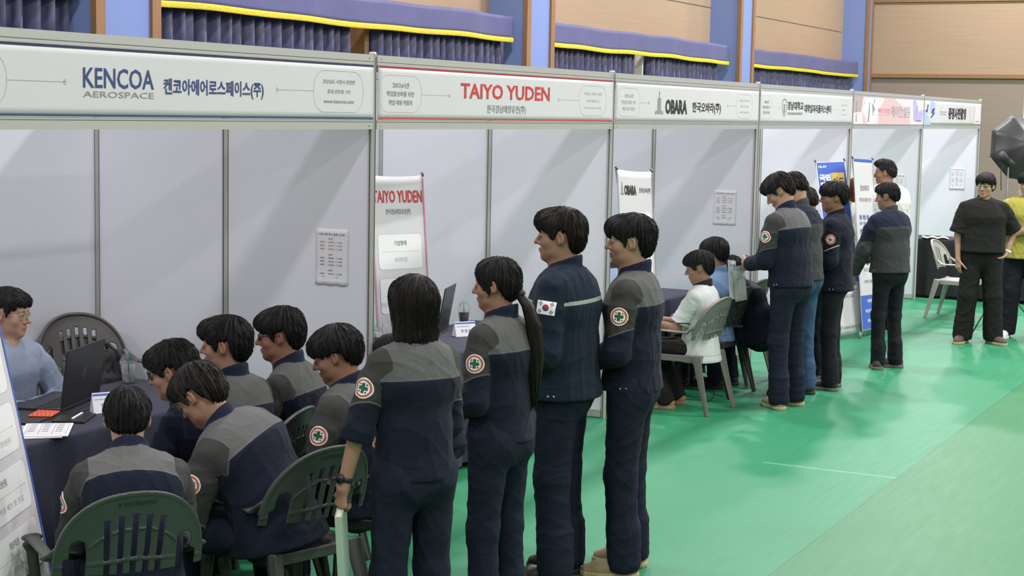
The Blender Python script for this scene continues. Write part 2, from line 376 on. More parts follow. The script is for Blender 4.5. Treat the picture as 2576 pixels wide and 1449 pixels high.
def lines(sheet, W_, H_, mt, mb):
    shapes(sheet, 'top_stripe', mt, [rect(-W_/2, H_/2-.012, W_/2, H_/2-.001)]); shapes(sheet, 'bottom_stripe', mb, [rect(-W_/2, -H_/2+.001, W_/2, -H_/2+.009)])
LEFT = [('2026년', .030, .6), ('취업활성화를 위한', .028, 1), ('취업·채용 박람회', .028, .85)]
def oval_text(sheet, cx, w_, h_, rows, m_ink, m_line, link_to):
    o_, i_ = oval(None, cx, w_, h_, -.004); t = .0014
    y = -.004; x0 = cx+math.copysign(w_/2, link_to-cx); dot = circ(link_to, y, .0085, 16, .0125)
    shapes(sheet, 'outline', m_line, [rect(min(x0, link_to), y-t, max(x0, link_to), y+t), dot], rings=[(o_, i_)])
    sp = []; n = len(rows); step = h_*.235
    for k, (tx, hh, ww) in enumerate(rows): sp.append((tx, cx, -.004+step*((n-1)/2-k), w_*.64*ww, hh, .008))
    lettering(sheet, sp, m_ink)
r0, s0, W0, H0 = booth(0, 'white panel booth with the KENCOA AEROSPACE name board, nearest the camera'); lines(s0, W0, H0, M_DNAVYINK, M_NAVYINK)
ADDR = [('경상남도 사천시 용현면', .022, 1), ('종포산단로 172', .022, .72), ('www.kencoa.com', .020, .95)]
oval_text(s0, 1.231, .472, .215, ADDR, M_GREY, M_LGREY, .679)
oval_text(s0, -1.37, .44, .215, LEFT, M_GREY, M_LGREY, -.82)
lettering(s0, [('KENCOA', -.486, .017, .455, .086, .012), ('켄코아에어로스페이스(주)', .186, -.014, .755, .084, .022)], M_NAVYINK)
lettering(s0, [('AEROSPACE', -.486, -.052, .455, .026, .0)], M_GREY)
r1, s1, W1, H1 = booth(1, 'white panel booth with the red TAIYO YUDEN name board'); lines(s1, W1, H1, M_DREDINK, M_REDINK)
oval_text(s1, -1.35, .46, .205, LEFT, M_GREY, M_PINKINK, -.791)
oval_text(s1, 1.241, .455, .205, [('경상남도 사천시 사남면', .020, 1), ('외국기업로 61', .020, .7), ('www.yuden.co.jp', .018, .95)], M_LGREY, M_LGREY, .687)
lettering(s1, [('TAIYO YUDEN', -.057, .028, 1.21, .092, .022)], M_REDINK); lettering(s1, [('한국경남태양유전(주)', -.063, -.080, .525, .058, .012)], M_GREY)
r2, s2, W2, H2 = booth(2, 'white panel booth with the OBARA name board'); lines(s2, W2, H2, M_GREY, M_GREY)
oval_text(s2, -1.345, .42, .205, LEFT, M_LGREY, M_LGREY, -.959)
oval_text(s2, 1.205, .416, .205, [('경상남도 사천시 사남면', .020, 1), ('공단1로 100', .020, .8), ('www.obara.co.kr', .018, .95)], M_LGREY, M_LGREY, .777)
lettering(s2, [('OBARA', -.40, -.028, .465, .115, .05), ('한국오바라(주)', .278, -.032, .665, .095, .02)], M_BLACK)
shapes(s2, 'tower_logo', M_GREY, [rect(-.79, -.085, -.72, .035), rect(-.763, .035, -.747, .085), [(-.835, -.088), (-.80, -.088), (-.80, -.058), (-.835, -.066)], [(-.71, -.088), (-.675, -.088), (-.675, -.066), (-.71, -.058)]])
r3, s3, W3, H3 = booth(3, 'white panel booth with the pale green university job centre name board')
shapes(s3, 'bottom_stripe', M_GREY, [rect(-W3/2, -H3/2+.001, W3/2, -H3/2+.006)]); shapes(s3, 'top_stripe', mat('green_grey_ink', (.3, .36, .3), .6), [rect(-W3/2, H3/2-.008, W3/2, H3/2-.002)])
oval_text(s3, -1.335, .34, .205, LEFT, M_GREY, mat('pale_green_ink', (.62, .7, .62), .6), -.947)
oval_text(s3, 1.19, .38, .205, [('경상남도 창원시', .020, .9), ('경남대학로 7', .020, .6), ('www.kyungnam.ac.kr', .018, .95)], M_LGREY, mat('pale_green_ink', (.62, .7, .62), .6), .752)
lettering(s3, [('경남대학교', -.475, .018, .49, .080, .02), ('대학일자리플러스센터', .26, -.004, .90, .080, .02)], M_BLACK); lettering(s3, [('KYUNGNAM UNIVERSITY', -.475, -.055, .46, .024, .02)], M_GREY)
sh_o = [(x_-.145, y_) for x_, y_ in ((-.735, .062), (-.665, .085), (-.595, .062), (-.595, -.01), (-.635, -.07), (-.665, -.085), (-.695, -.07), (-.735, -.01))]
shapes(s3, 'shield_emblem', M_GREY, [[(-.83, .03), (-.79, .03), (-.79, -.04), (-.81, -.055), (-.83, -.04)]], rings=[(sh_o, [((x+.81)*.82-.81, y*.84) for x, y in sh_o])])
r4, s4, W4, H4 = booth(4, 'white panel booth with the pink and lilac hair consulting name board')
a = -W4/2; hh = H4/2
shapes(s4, 'pink_ground', M_LPINK, [rect(a, -hh, W4/2, hh)], .001)
shapes(s4, 'colour_fields', M_PINKINK, [[(a+1.0, -hh), (a+2.5, -hh), (a+2.35, -.02), (a+2.0, .08), (a+1.72, hh), (a+1.28, hh), (a+1.05, .02)], [(a+.36, -hh), (a+.55, -hh), (a+.5, .05), (a+.4, .1)]], .0014)
shapes(s4, 'white_field', M_WHITEINK, [[(a+.34, .02), (a+.5, .12), (a+.9, hh), (a+1.05, .1), (a+.9, -.1), (a+.7, -hh), (a+.56, -hh)]], .0017)
shapes(s4, 'tan_field', mat('tan_ink', (.48, .38, .36), .6), [[(a, -hh*.2), (a+.3, -hh*.1), (a+.36, hh), (a, hh)]], .0017)
shapes(s4, 'lilac_field', M_LILAC, [[(W4/2-.5, -hh*.75), (W4/2-.05, -hh*.6), (W4/2-.02, .04), (W4/2-.25, .0), (W4/2-.42, hh), (W4/2-.55, hh*.95)]], .0017)
shapes(s4, 'hair_tools', M_GREY, [[(a+.56, -.13), (a+.62, -.13), (a+.645, -.02), (a+.64, .09), (a+.605, .09), (a+.59, -.02)], [(a+.72, .09), (a+.86, .02), (a+.80, -.02), (a+.78, -.08), (a+.76, -.02)], [(a+.8, .13), (a+.84, .13), (a+.83, .08), (a+.79, .08)], [(a+.08, -.02), (a+.12, -.02), (a+.12, .1), (a+.09, .1)], [(a+.09, -.12), (a+.13, -.12), (a+.12, -.04), (a+.1, -.04)], [(W4/2-.38, -.03), (W4/2-.36, -.04), (W4/2-.31, .07), (W4/2-.33, .08)]], .002)
lettering(s4, [('메이크업', -.33, .002, .52, .055, .03), ('beauty consulting', -.33, -.045, .54, .014, .0)], M_ROSE); lettering(s4, [('헤어컨설팅', .44, -.004, .90, .135, .01)], M_GREY); lettering(s4, [('취업박람회', W4/2-.24, -.105, .3, .02, .02)], M_NAVYINK)
r5, s5, W5, H5 = booth(5, 'farthest white panel booth with a bold black lettered name board')
a = -W5/2
shapes(s5, 'blue_fields', M_PALEBLUE, [[(a, -hh), (a+.35, -hh), (a+.22, -.04), (a+.05, .0), (a, .02)], [(a+.3, .02), (a+.5, .0), (a+.58, .12), (a+.42, hh), (a+.32, hh)]], .0012)
shapes(s5, 'hand_mark', M_NAVYINK, [[(a+.36, -.02), (a+.46, .0), (a+.56, .05), (a+.5, .06), (a+.4, .04)], [(a+.34, -.06), (a+.37, -.07), (a+.55, -.01), (a+.53, .02)], [(a+.03, .02), (a+.16, .0), (a+.2, .1), (a+.15, .1), (a+.13, .04)]], .002)
shapes(s5, 'pale_field', M_LPINK, [[(W5/2-.5, -hh*.9), (W5/2-.03, -hh*.9), (W5/2-.1, .1), (W5/2-.42, .12)]], .0012)
lettering(s5, [('증명사진촬영', .16, .0, 1.08, .155, .045)], M_BLACK); lettering(s5, [('취업에 필요한', -.68, .015, .40, .022, .0), ('이력서용', -.68, -.015, .34, .022, 0), ('취업박람회', W5/2-.25, -.1, .28, .02, .02)], M_GREY)
# middle joint piece of the fourth booth
# notices on the divider panels
def notice(X, y0, label, reds=True):
    r = empty('notice_sheet', (X-.0035, y0, 1.39)); sh = MB(); nx = 8; vs = []; nz = 14; W_, H_ = .215, .31
    for j in range(nz+1):
        for i in range(nx+1):
            x = -W_/2+W_*i/nx; y = -H_/2+H_*j/nz; lift = .010*max(0, (-y-.10)/.055)*abs(math.sin(i*1.1+.6)) if y < -.1 else 0
            vs.append((x, y, .0015+lift))
    b = MB(); b.add(vs, [(j*(nx+1)+i, j*(nx+1)+i+1, (j+1)*(nx+1)+i+1, (j+1)*(nx+1)+i) for j in range(nz) for i in range(nx)])
    s = b.build('paper_sheet', M_PAPER, r, True); frame_obj(s, (0, 0, 0), (0, -1, 0), (0, 0, 1)); so = s.modifiers.new('s', 'SOLIDIFY'); so.thickness = .0006
    lettering(s, [('프로그램 부스 운영 시간표', 0, .125, .17, .013, .02)], mat('faded_black_ink', (.2, .2, .22), .7), .003)
    for k, mm in enumerate((mat('faded_red_ink', (.45, .3, .32), .7), mat('faded_blue_ink', (.26, .27, .36), .7), mat('faded_black_ink', (.2, .2, .22), .7))):
        y = .100-k*.088; sp = [('오전' if k == 0 else '오후', -.01, y, .03, .010, .03)]
        for q in range(3): sp += [('%d회차' % (q+1), -.063, y-.019*(q+1), .032, .010, .03), ('10:%d0 ~ 11:%d0' % (q, q+2), .022, y-.019*(q+1), .090, .0095, .03)]
        lettering(s, sp, mm, .003)
    return tag(r, label, 'notice')
notice(0, .25, 'paper timetable notice taped inside the KENCOA booth wall')
notice(6.44, .27, 'paper timetable notice taped inside the OBARA booth wall')
notice(12.68, .27, 'paper timetable notice behind the man in the white shirt')
notice(16.15, .27, 'paper timetable notice taped inside the farthest booth wall')
# ------------------------------------------------------------ implicit surfaces -> meshes
f32 = np.float32
def A(*v): return np.array(v, dtype=f32)
def rc(a, b, ra, rb):
    a = np.asarray(a, f32); b = np.asarray(b, f32); ab = b-a; L = max(float(ab @ ab), 1e-9)
    def f(p):
        q = p-a; t = np.clip(q @ ab/L, 0, 1)[:, None]; q = q-t*ab
        return np.sqrt((q*q).sum(1)) - (ra+(rb-ra)*t[:, 0])
    return f
def ec(a, b, X, r0, r1):
    "elliptic capsule: r0, r1 = (lateral, depth) radii at both ends, X = lateral axis"
    a = np.asarray(a, f32); b = np.asarray(b, f32); ab = b-a; L = max(float(ab @ ab), 1e-9); z = ab/math.sqrt(L)
    X = np.asarray(X, f32); X = X - z*(X @ z); X = X/np.linalg.norm(X); Y = np.cross(z, X)
    def f(p):
        q = p-a; t = np.clip(q @ ab/L, 0, 1); q = q-t[:, None]*ab
        rx = r0[0]+(r1[0]-r0[0])*t; ry = r0[1]+(r1[1]-r0[1])*t; rm = np.minimum(rx, ry)
        return (np.sqrt((q @ X/rx)**2 + (q @ Y/ry)**2 + (q @ z/rm)**2)-1)*rm
    return f
def el(c, r, R=None):
    c = np.asarray(c, f32); r = np.asarray(r, f32); rm = float(r.min())
    def f(p):
        q = p-c
        if R is not None: q = q @ R
        return (np.sqrt(((q/r)**2).sum(1))-1)*rm
    return f
def smin(a, b, k):
    h = np.maximum(k-np.abs(a-b), 0)/k
    return np.minimum(a, b) - h*h*k*0.25
def smax(a, b, k): return -smin(-a, -b, k)
def uni(fs, k=0.0):
    def f(p):
        d = fs[0](p)
        for g in fs[1:]: d = smin(d, g(p), k) if k else np.minimum(d, g(p))
        return d
    return f
def local(f, c, R):
    "evaluate f only inside a sphere; outside a cheap lower bound"
    c = np.asarray(c, f32)
    def g(p):
        q = p-c; l = np.sqrt((q*q).sum(1)); d = (l-R)+0.03; m = l < R+0.03
        if m.any(): d[m] = f(p[m])
        return d
    return g
def snet(f, lo, hi, h, lip=1.25):
    lo = np.asarray(lo, float); hi = np.asarray(hi, float); B = 8
    nb = np.maximum(np.ceil((hi-lo)/h/B).astype(int), 1); n = nb*B
    gi = np.stack(np.meshgrid(*[np.arange(k) for k in nb], indexing='ij'), -1).reshape(-1, 3)
    cen = (lo + (gi+0.5)*B*h).astype(f32); dc = f(cen)
    F = np.repeat(np.repeat(np.repeat(dc.reshape(nb), B, 0), B, 1), B, 2); F = np.pad(F, ((0, 1),)*3, mode='edge').astype(f32)
    act = gi[np.abs(dc) < B*h*0.867*lip]
    off = np.stack(np.meshgrid(*[np.arange(B+1)]*3, indexing='ij'), -1).reshape(-1, 3)
    for s in range(0, len(act), 400):
        a = act[s:s+400]; I = (a[:, None, :]*B+off[None]).reshape(-1, 3)
        F[I[:, 0], I[:, 1], I[:, 2]] = f((lo+I*h).astype(f32))
    S = F < 0; c = S[:-1, :-1, :-1].astype(np.int8)
    t = np.zeros(c.shape, np.int8)
    for i in (0, 1):
        for j in (0, 1):
            for k in (0, 1): t += S[i:i+n[0], j:j+n[1], k:k+n[2]]
    mixed = (t > 0) & (t < 8); ci = np.argwhere(mixed); idx = np.full(mixed.shape, -1, np.int32); idx[mixed] = np.arange(len(ci))
    acc = np.zeros((len(ci), 3)); cnt = np.zeros(len(ci))
    for ax in range(3):
        o1, o2 = [x for x in range(3) if x != ax]
        for u in (0, 1):
            for v in (0, 1):
                a = ci.copy(); a[:, o1] += u; a[:, o2] += v; b = a.copy(); b[:, ax] += 1
                fa = F[a[:, 0], a[:, 1], a[:, 2]]; fb = F[b[:, 0], b[:, 1], b[:, 2]]; m = (fa < 0) != (fb < 0)
                tt = np.where(m, fa/np.where(m, fa-fb, 1), 0); P = a.astype(float); P[:, ax] += tt
                acc[m] += P[m]; cnt[m] += 1
    V = lo + acc/np.maximum(cnt, 1)[:, None]*h
    Q = []
    for ax in range(3):
        o1, o2 = (ax+1) % 3, (ax+2) % 3
        sl0 = [slice(None)]*3; sl1 = [slice(None)]*3; sl0[ax] = slice(0, n[ax]); sl1[ax] = slice(1, n[ax]+1)
        for o in (o1, o2): sl0[o] = slice(1, n[o]); sl1[o] = slice(1, n[o])
        s0 = S[tuple(sl0)]; s1 = S[tuple(sl1)]; e = np.argwhere(s0 != s1)
        if not len(e): continue
        inv = s0[e[:, 0], e[:, 1], e[:, 2]]
        e = e.copy(); e[:, o1] += 1; e[:, o2] += 1
        def at(d1, d2):
            q = e.copy(); q[:, o1] += d1; q[:, o2] += d2; return idx[q[:, 0], q[:, 1], q[:, 2]]
        quad = np.stack([at(-1, -1), at(0, -1), at(0, 0), at(-1, 0)], 1)
        quad[~inv] = quad[~inv][:, ::-1]
        Q.append(quad[(quad >= 0).all(1)])
    Q = np.concatenate(Q) if Q else np.zeros((0, 4), int)
    return V, Q
def np_mesh(name, V, Q, smooth=True):
    me = bpy.data.meshes.new(name); me.vertices.add(len(V)); me.vertices.foreach_set('co', np.asarray(V, f32).ravel())
    me.loops.add(Q.size); me.loops.foreach_set('vertex_index', Q.astype(np.int32).ravel())
    me.polygons.add(len(Q)); me.polygons.foreach_set('loop_start', np.arange(0, Q.size, 4, dtype=np.int32))
    me.polygons.foreach_set('loop_total', np.full(len(Q), 4, np.int32))
    me.update(calc_edges=True); me.validate()
    if smooth: me.polygons.foreach_set('use_smooth', [True]*len(me.polygons))
    return me
def attr(me, name, vals):
    a = me.attributes.new(name, 'FLOAT', 'POINT'); a.data.foreach_set('value', np.asarray(vals, f32))
def sdf_obj(name, f, lo, hi, h, mats, parent, smooth=True, **attrs):
    V, Q = snet(f, lo, hi, h); me = np_mesh(name, V, Q, smooth)
    for k, g in attrs.items(): attr(me, k, g(V.astype(f32)))
    return link(name, me, parent, mats if isinstance(mats, (list, tuple)) else (mats,))
def nrm(v): v = np.asarray(v, float); return v/np.linalg.norm(v)
def rotm(axis, ang): return np.array(Matrix.Rotation(ang, 3, Vector(axis)))

# ------------------------------------------------------------ people: materials
def attr_node(nt, name):
    a = nt.nodes.new('ShaderNodeAttribute'); a.attribute_name = name; return a.outputs['Fac']
def weave_bump(nt, b, s=350, st=0.25, wr=18, wst=0.35):
    tc = nt.nodes.new('ShaderNodeTexCoord')
    n1 = nt.nodes.new('ShaderNodeTexNoise'); n1.inputs['Scale'].default_value = s; nt.links.new(tc.outputs['Object'], n1.inputs['Vector'])
    n2 = nt.nodes.new('ShaderNodeTexNoise'); n2.inputs['Scale'].default_value = wr; n2.inputs['Detail'].default_value = 5; n2.inputs['Distortion'].default_value = 1.2
    nt.links.new(tc.outputs['Object'], n2.inputs['Vector'])
    b1 = nt.nodes.new('ShaderNodeBump'); b1.inputs['Strength'].default_value = st; b1.inputs['Distance'].default_value = 0.002; nt.links.new(n1.outputs['Fac'], b1.inputs['Height'])
    b2 = nt.nodes.new('ShaderNodeBump'); b2.inputs['Strength'].default_value = wst; b2.inputs['Distance'].default_value = 0.012; nt.links.new(n2.outputs['Fac'], b2.inputs['Height'])
    nt.links.new(b1.outputs[0], b2.inputs['Normal']); nt.links.new(b2.outputs[0], b.inputs['Normal'])
def jacket_mat(name, base, yoke=None, sleeve=None, stripe=None, band=None, collar=None, lower=None, sleeve_line=None):
    "base cloth, yoke cloth across the shoulders, sleeve cap cloth, stripe along the yoke seam"
    if name in MATS: return MATS[name]
    m = bpy.data.materials.new(name); m.use_nodes = True; MATS[name] = m; nt, b = nodes(m)
    b.inputs['Roughness'].default_value = 0.88; b.inputs['Specular IOR Level'].default_value = 0.18; b.inputs['Sheen Weight'].default_value = 0.04; b.inputs['Sheen Roughness'].default_value = 0.5
    tc = nt.nodes.new('ShaderNodeTexCoord'); n = nt.nodes.new('ShaderNodeTexNoise'); n.inputs['Scale'].default_value = 9; nt.links.new(tc.outputs['Object'], n.inputs['Vector'])
    c = tuple(base)+(1,)
    col = mixc(nt, n.outputs['Fac'], tuple(v*0.85 for v in base)+(1,), tuple(v*1.15 for v in base)+(1,))
    y = attr_node(nt, 'yoke'); s = attr_node(nt, 'sleeve'); sm = attr_node(nt, 'seam'); hm = attr_node(nt, 'hem'); co = attr_node(nt, 'collar')
    ongr = math_node(nt, 'GREATER_THAN', y, 0.0)
    if yoke:
        top = tuple(yoke)+(1,)
        if sleeve: top = mixc(nt, math_node(nt, 'GREATER_THAN', s, 0.0), top, tuple(sleeve)+(1,))
        if sleeve is None: ongr = math_node(nt, 'MULTIPLY', ongr, math_node(nt, 'LESS_THAN', s, 0.0))
        col = mixc(nt, ongr, col, top)
        edge = math_node(nt, 'LESS_THAN', math_node(nt, 'ABSOLUTE', math_node(nt, 'SUBTRACT', y, -0.002)), 0.003)
        if sleeve is None: edge = math_node(nt, 'MULTIPLY', edge, math_node(nt, 'LESS_THAN', s, 0.0))
        col = mixc(nt, math_node(nt, 'MULTIPLY', edge, 0.5), col, tuple(min(1, v*2.0) for v in yoke)+(1,))
    if stripe:
        e = math_node(nt, 'LESS_THAN', math_node(nt, 'ABSOLUTE', y), 0.009)
        e = math_node(nt, 'MULTIPLY', e, math_node(nt, 'LESS_THAN', s, 0.0))
        col = mixc(nt, e, col, tuple(stripe)+(1,))
    if sleeve_line:
        e = math_node(nt, 'LESS_THAN', math_node(nt, 'ABSOLUTE', y), 0.004)
        e = math_node(nt, 'MULTIPLY', e, math_node(nt, 'GREATER_THAN', s, 0.0))
        col = mixc(nt, e, col, tuple(sleeve_line)+(1,))
    if collar:
        col = mixc(nt, math_node(nt, 'GREATER_THAN', co, 0.0), col, tuple(collar)+(1,))
    # stitched seams: sleeve head, hem band
    e1 = math_node(nt, 'LESS_THAN', math_node(nt, 'ABSOLUTE', sm), 0.0009)
    e2 = math_node(nt, 'LESS_THAN', math_node(nt, 'ABSOLUTE', hm), 0.002)
    e = math_node(nt, 'MAXIMUM', e1, e2)
    col = mixc(nt, math_node(nt, 'MULTIPLY', e, 0.45), col, (0.004, 0.004, 0.006, 1))
    nt.links.new(col, b.inputs['Base Color']); weave_bump(nt, b)
    return m
def cloth_mat(name, base, rough=0.85, s=350, wst=0.35, spec=0.2):
    if name in MATS: return MATS[name]
    m = bpy.data.materials.new(name); m.use_nodes = True; MATS[name] = m; nt, b = nodes(m)
    b.inputs['Roughness'].default_value = rough; b.inputs['Specular IOR Level'].default_value = spec
    tc = nt.nodes.new('ShaderNodeTexCoord'); n = nt.nodes.new('ShaderNodeTexNoise'); n.inputs['Scale'].default_value = 12; nt.links.new(tc.outputs['Object'], n.inputs['Vector'])
    nt.links.new(mixc(nt, n.outputs['Fac'], tuple(v*0.85 for v in base)+(1,), tuple(min(1, v*1.15) for v in base)+(1,)), b.inputs['Base Color']); weave_bump(nt, b, s=s, wst=wst)
    return m
def skin_mat(name, base):
    if name in MATS: return MATS[name]
    m = bpy.data.materials.new(name); m.use_nodes = True; MATS[name] = m; nt, b = nodes(m)
    b.inputs['Roughness'].default_value = 0.5; b.inputs['Specular IOR Level'].default_value = 0.35; b.inputs['Subsurface Weight'].default_value = 0.0
    tc = nt.nodes.new('ShaderNodeTexCoord'); n = nt.nodes.new('ShaderNodeTexNoise'); n.inputs['Scale'].default_value = 25; nt.links.new(tc.outputs['Object'], n.inputs['Vector'])
    col = mixc(nt, n.outputs['Fac'], tuple(v*0.9 for v in base)+(1,), tuple(v*1.08 for v in base)+(1,))
    lip = attr_node(nt, 'lip'); f = math_node(nt, 'SUBTRACT', 1.0, math_node(nt, 'DIVIDE', lip, 0.004), clamp=True)
    col = mixc(nt, math_node(nt, 'MULTIPLY', f, 0.6), col, (0.42, 0.12, 0.10, 1))
    nt.links.new(col, b.inputs['Base Color']); return m
def hair_mat(name, base):
    if name in MATS: return MATS[name]
    m = bpy.data.materials.new(name); m.use_nodes = True; MATS[name] = m; nt, b = nodes(m)
    b.inputs['Roughness'].default_value = 0.45; b.inputs['Specular IOR Level'].default_value = 0.28; b.inputs['Anisotropic'].default_value = 0.5
    st = attr_node(nt, 'strand')
    n = nt.nodes.new('ShaderNodeTexNoise'); n.noise_dimensions = '2D'; n.inputs['Scale'].default_value = 1.0; n.inputs['Detail'].default_value = 4
    cx = nt.nodes.new('ShaderNodeCombineXYZ'); nt.links.new(math_node(nt, 'MULTIPLY', st, 55.0), cx.inputs[0]); nt.links.new(math_node(nt, 'MULTIPLY', attr_node(nt, 'along'), 5.0), cx.inputs[1])
    nt.links.new(cx.outputs[0], n.inputs['Vector'])
    f = math_node(nt, 'POWER', n.outputs['Fac'], 1.5)
    nt.links.new(mixc(nt, f, tuple(v*0.35 for v in base)+(1,), tuple(v*1.6 for v in base)+(1,)), b.inputs['Base Color'])
    bp = nt.nodes.new('ShaderNodeBump'); bp.inputs['Strength'].default_value = 0.9; bp.inputs['Distance'].default_value = 0.006
    nt.links.new(n.outputs['Fac'], bp.inputs['Height']); nt.links.new(bp.outputs[0], b.inputs['Normal']); return m
NAVY = (0.0088, 0.0118, 0.0255); YOKE = (0.105, 0.105, 0.104); SLV = (0.045, 0.044, 0.042)
J_STUDENT = jacket_mat('navy_jacket_grey_yoke', NAVY, YOKE, SLV, collar=(0.012, 0.016, 0.036))
J_STRIPE = jacket_mat('navy_jacket_reflective', (0.010, 0.018, 0.034), stripe=(0.32, 0.33, 0.31))
J_LINE = jacket_mat('black_navy_jacket', (0.009, 0.010, 0.020), sleeve_line=(0.45, 0.45, 0.47))
J_GREY = jacket_mat('grey_jacket_navy_yoke', (0.042, 0.045, 0.047), (0.012, 0.016, 0.034), None, collar=(0.05, 0.05, 0.055))
J_GREY2 = jacket_mat('grey_jacket_navy_sleeve', (0.042, 0.045, 0.047), (0.012, 0.016, 0.034), (0.012, 0.016, 0.034), collar=(0.05, 0.05, 0.055))
J_WHITE = jacket_mat('white_polo', (0.60, 0.61, 0.60), sleeve_line=(.02, .02, .025), collar=(0.02, 0.02, 0.025))
J_WHITE2 = jacket_mat('white_shirt', (0.72, 0.72, 0.68))
J_PALE = jacket_mat('pale_blue_shirt', (0.25, 0.29, 0.38))
J_SKY = jacket_mat('sky_blue_shirt', (0.16, 0.26, 0.43))
J_BLACK = jacket_mat('black_shirt', (0.016, 0.015, 0.014))
J_YELLOW = jacket_mat('yellow_tee', (0.40, 0.36, 0.07))
T_NAVY = cloth_mat('navy_trousers', (0.010, 0.0135, 0.027)); T_BLACK = cloth_mat('black_trousers', (0.014, 0.013, 0.012)); T_DARK = cloth_mat('charcoal_trousers', (0.012, 0.013, 0.018))
T_JEAN = cloth_mat('blue_jeans', (0.045, 0.085, 0.17)); T_WHITECLOTH = cloth_mat('white_cloth', (0.7, 0.72, 0.7)); T_SOCK = cloth_mat('grey_sock', (0.28, 0.28, 0.26))
SK = skin_mat('skin', (0.34, 0.185, 0.125)); SK2 = skin_mat('skin_light', (0.42, 0.245, 0.165)); SK3 = skin_mat('skin_tan', (0.28, 0.14, 0.095))
H_BLACK = hair_mat('black_hair', (0.011, 0.010, 0.010)); H_BROWN = hair_mat('dark_brown_hair', (0.0135, 0.0092, 0.0078)); H_ORANGE = hair_mat('orange_brown_hair', (0.20, 0.062, 0.018))
M_TAN = mat('tan_suede', (0.30, 0.24, 0.14), 0.8, noise=0.3, nscale=20, bump=0.3); M_SOLE = mat('pale_sole', (0.42, 0.34, 0.2), 0.7); M_BLACKLEATHER = mat('black_leather', (0.018, 0.016, 0.015), 0.45, noise=0.3, bump=0.3)
M_BROWNSHOE = mat('brown_shoe', (0.07, 0.045, 0.035), 0.6, noise=0.4, bump=0.3); M_WHITESHOE = mat('white_shoe', (0.7, 0.7, 0.68), 0.5); M_DARKSOLE = mat('dark_sole', (0.03, 0.028, 0.025), 0.7); M_WOODSHOE = mat('tan_shoe', (0.38, 0.2, 0.07), 0.6, noise=0.2); M_GREYSOLE = mat('grey_sole', (0.16, 0.15, 0.13), 0.7)
M_EYE = mat('eye_white', (0.6, 0.58, 0.55), 0.2); M_IRIS = mat('dark_iris', (0.012, 0.008, 0.006), 0.15)
M_FRAME = mat('black_glasses_frame', (0.01, 0.01, 0.012), 0.3); M_WIRE = mat('silver_glasses_frame', (0.5, 0.46, 0.4), 0.3, 0.8); M_LENS = mat('lens_glass', (1, 1, 1), 0.02, trans=1.0, alpha=0.35)
M_METALBTN = mat('metal_button', (0.35, 0.35, 0.34), 0.35, 0.8)

# ------------------------------------------------------------ people: shapes
def fold(seed, freq=(40, 8, 18), amp=0.005):
    r = np.random.RandomState(seed); ks = []
    for i in range(3):
        ks.append((np.asarray(freq)*r.uniform(0.6, 1.3, 3)*r.choice([-1, 1], 3), r.uniform(-22, 22, 3), r.uniform(0, 6.28), r.uniform(0, 6.28)))
    def f(p):
        d = 0
        for k, k2, a, b in ks:
            s = np.sin(p @ k.astype(f32) + 1.6*np.sin(p @ k2.astype(f32)+f32(a)) + f32(b)); d = d + (1-np.abs(s))**2.4
        return (0.8-d)*f32(amp*0.55)
    return f
def hand_sdf(W, d, n, t, curl, s, spread=0.0):
    "W wrist, d along the fingers, n out of the palm side, t towards the thumb; curl in radians per joint"
    W = np.asarray(W, float); d, n, t = nrm(d), nrm(n), nrm(t); fs = []
    pc = W+d*0.05*s; fs.append(ec(W+d*0.005*s, W+d*0.082*s, t, (0.026*s, 0.019*s), (0.040*s, 0.0145*s)))
    off = (0.030, 0.0105, -0.010, -0.029); ln = (0.072, 0.080, 0.074, 0.058); r0 = (0.0092, 0.0095, 0.009, 0.0078)
    fing = []
    for i in range(4):
        q = W+(d*(0.086-0.006*abs(i-1)) + t*off[i])*s; a = 0.0; dd = nrm(d+t*spread*(1.5-i)*0.35)
        for j, fr in enumerate((0.46, 0.30, 0.24)):
            a += curl*(0.75, 1.0, 0.7)[j]*(1+0.06*i); v = dd*math.cos(a)+n*math.sin(a); e = q+v*ln[i]*fr*s
            fing.append(rc(q, e, r0[i]*(1-0.12*j)*s, r0[i]*(1-0.12*(j+1))*s)); q = e
    q = W+(d*0.022+t*0.026)*s; v = nrm(t*0.75+d*0.75+n*0.25)
    th = []
    for j, l in enumerate((0.042, 0.034, 0.027)):
        e = q+v*l*s; th.append(rc(q, e, (0.0135, 0.0105, 0.0092)[j]*s, (0.0105, 0.0092, 0.0075)[j]*s)); q = e; v = nrm(v*0.9+d*0.25+n*(0.2+0.25*curl))
    F = uni(fing, 0.0); P = fs[0]; T = uni(th, 0.006*s)
    return local(lambda p: smin(smin(P(p), F(p), 0.010*s), T(p), 0.012*s), W+d*0.08*s, 0.17*s)
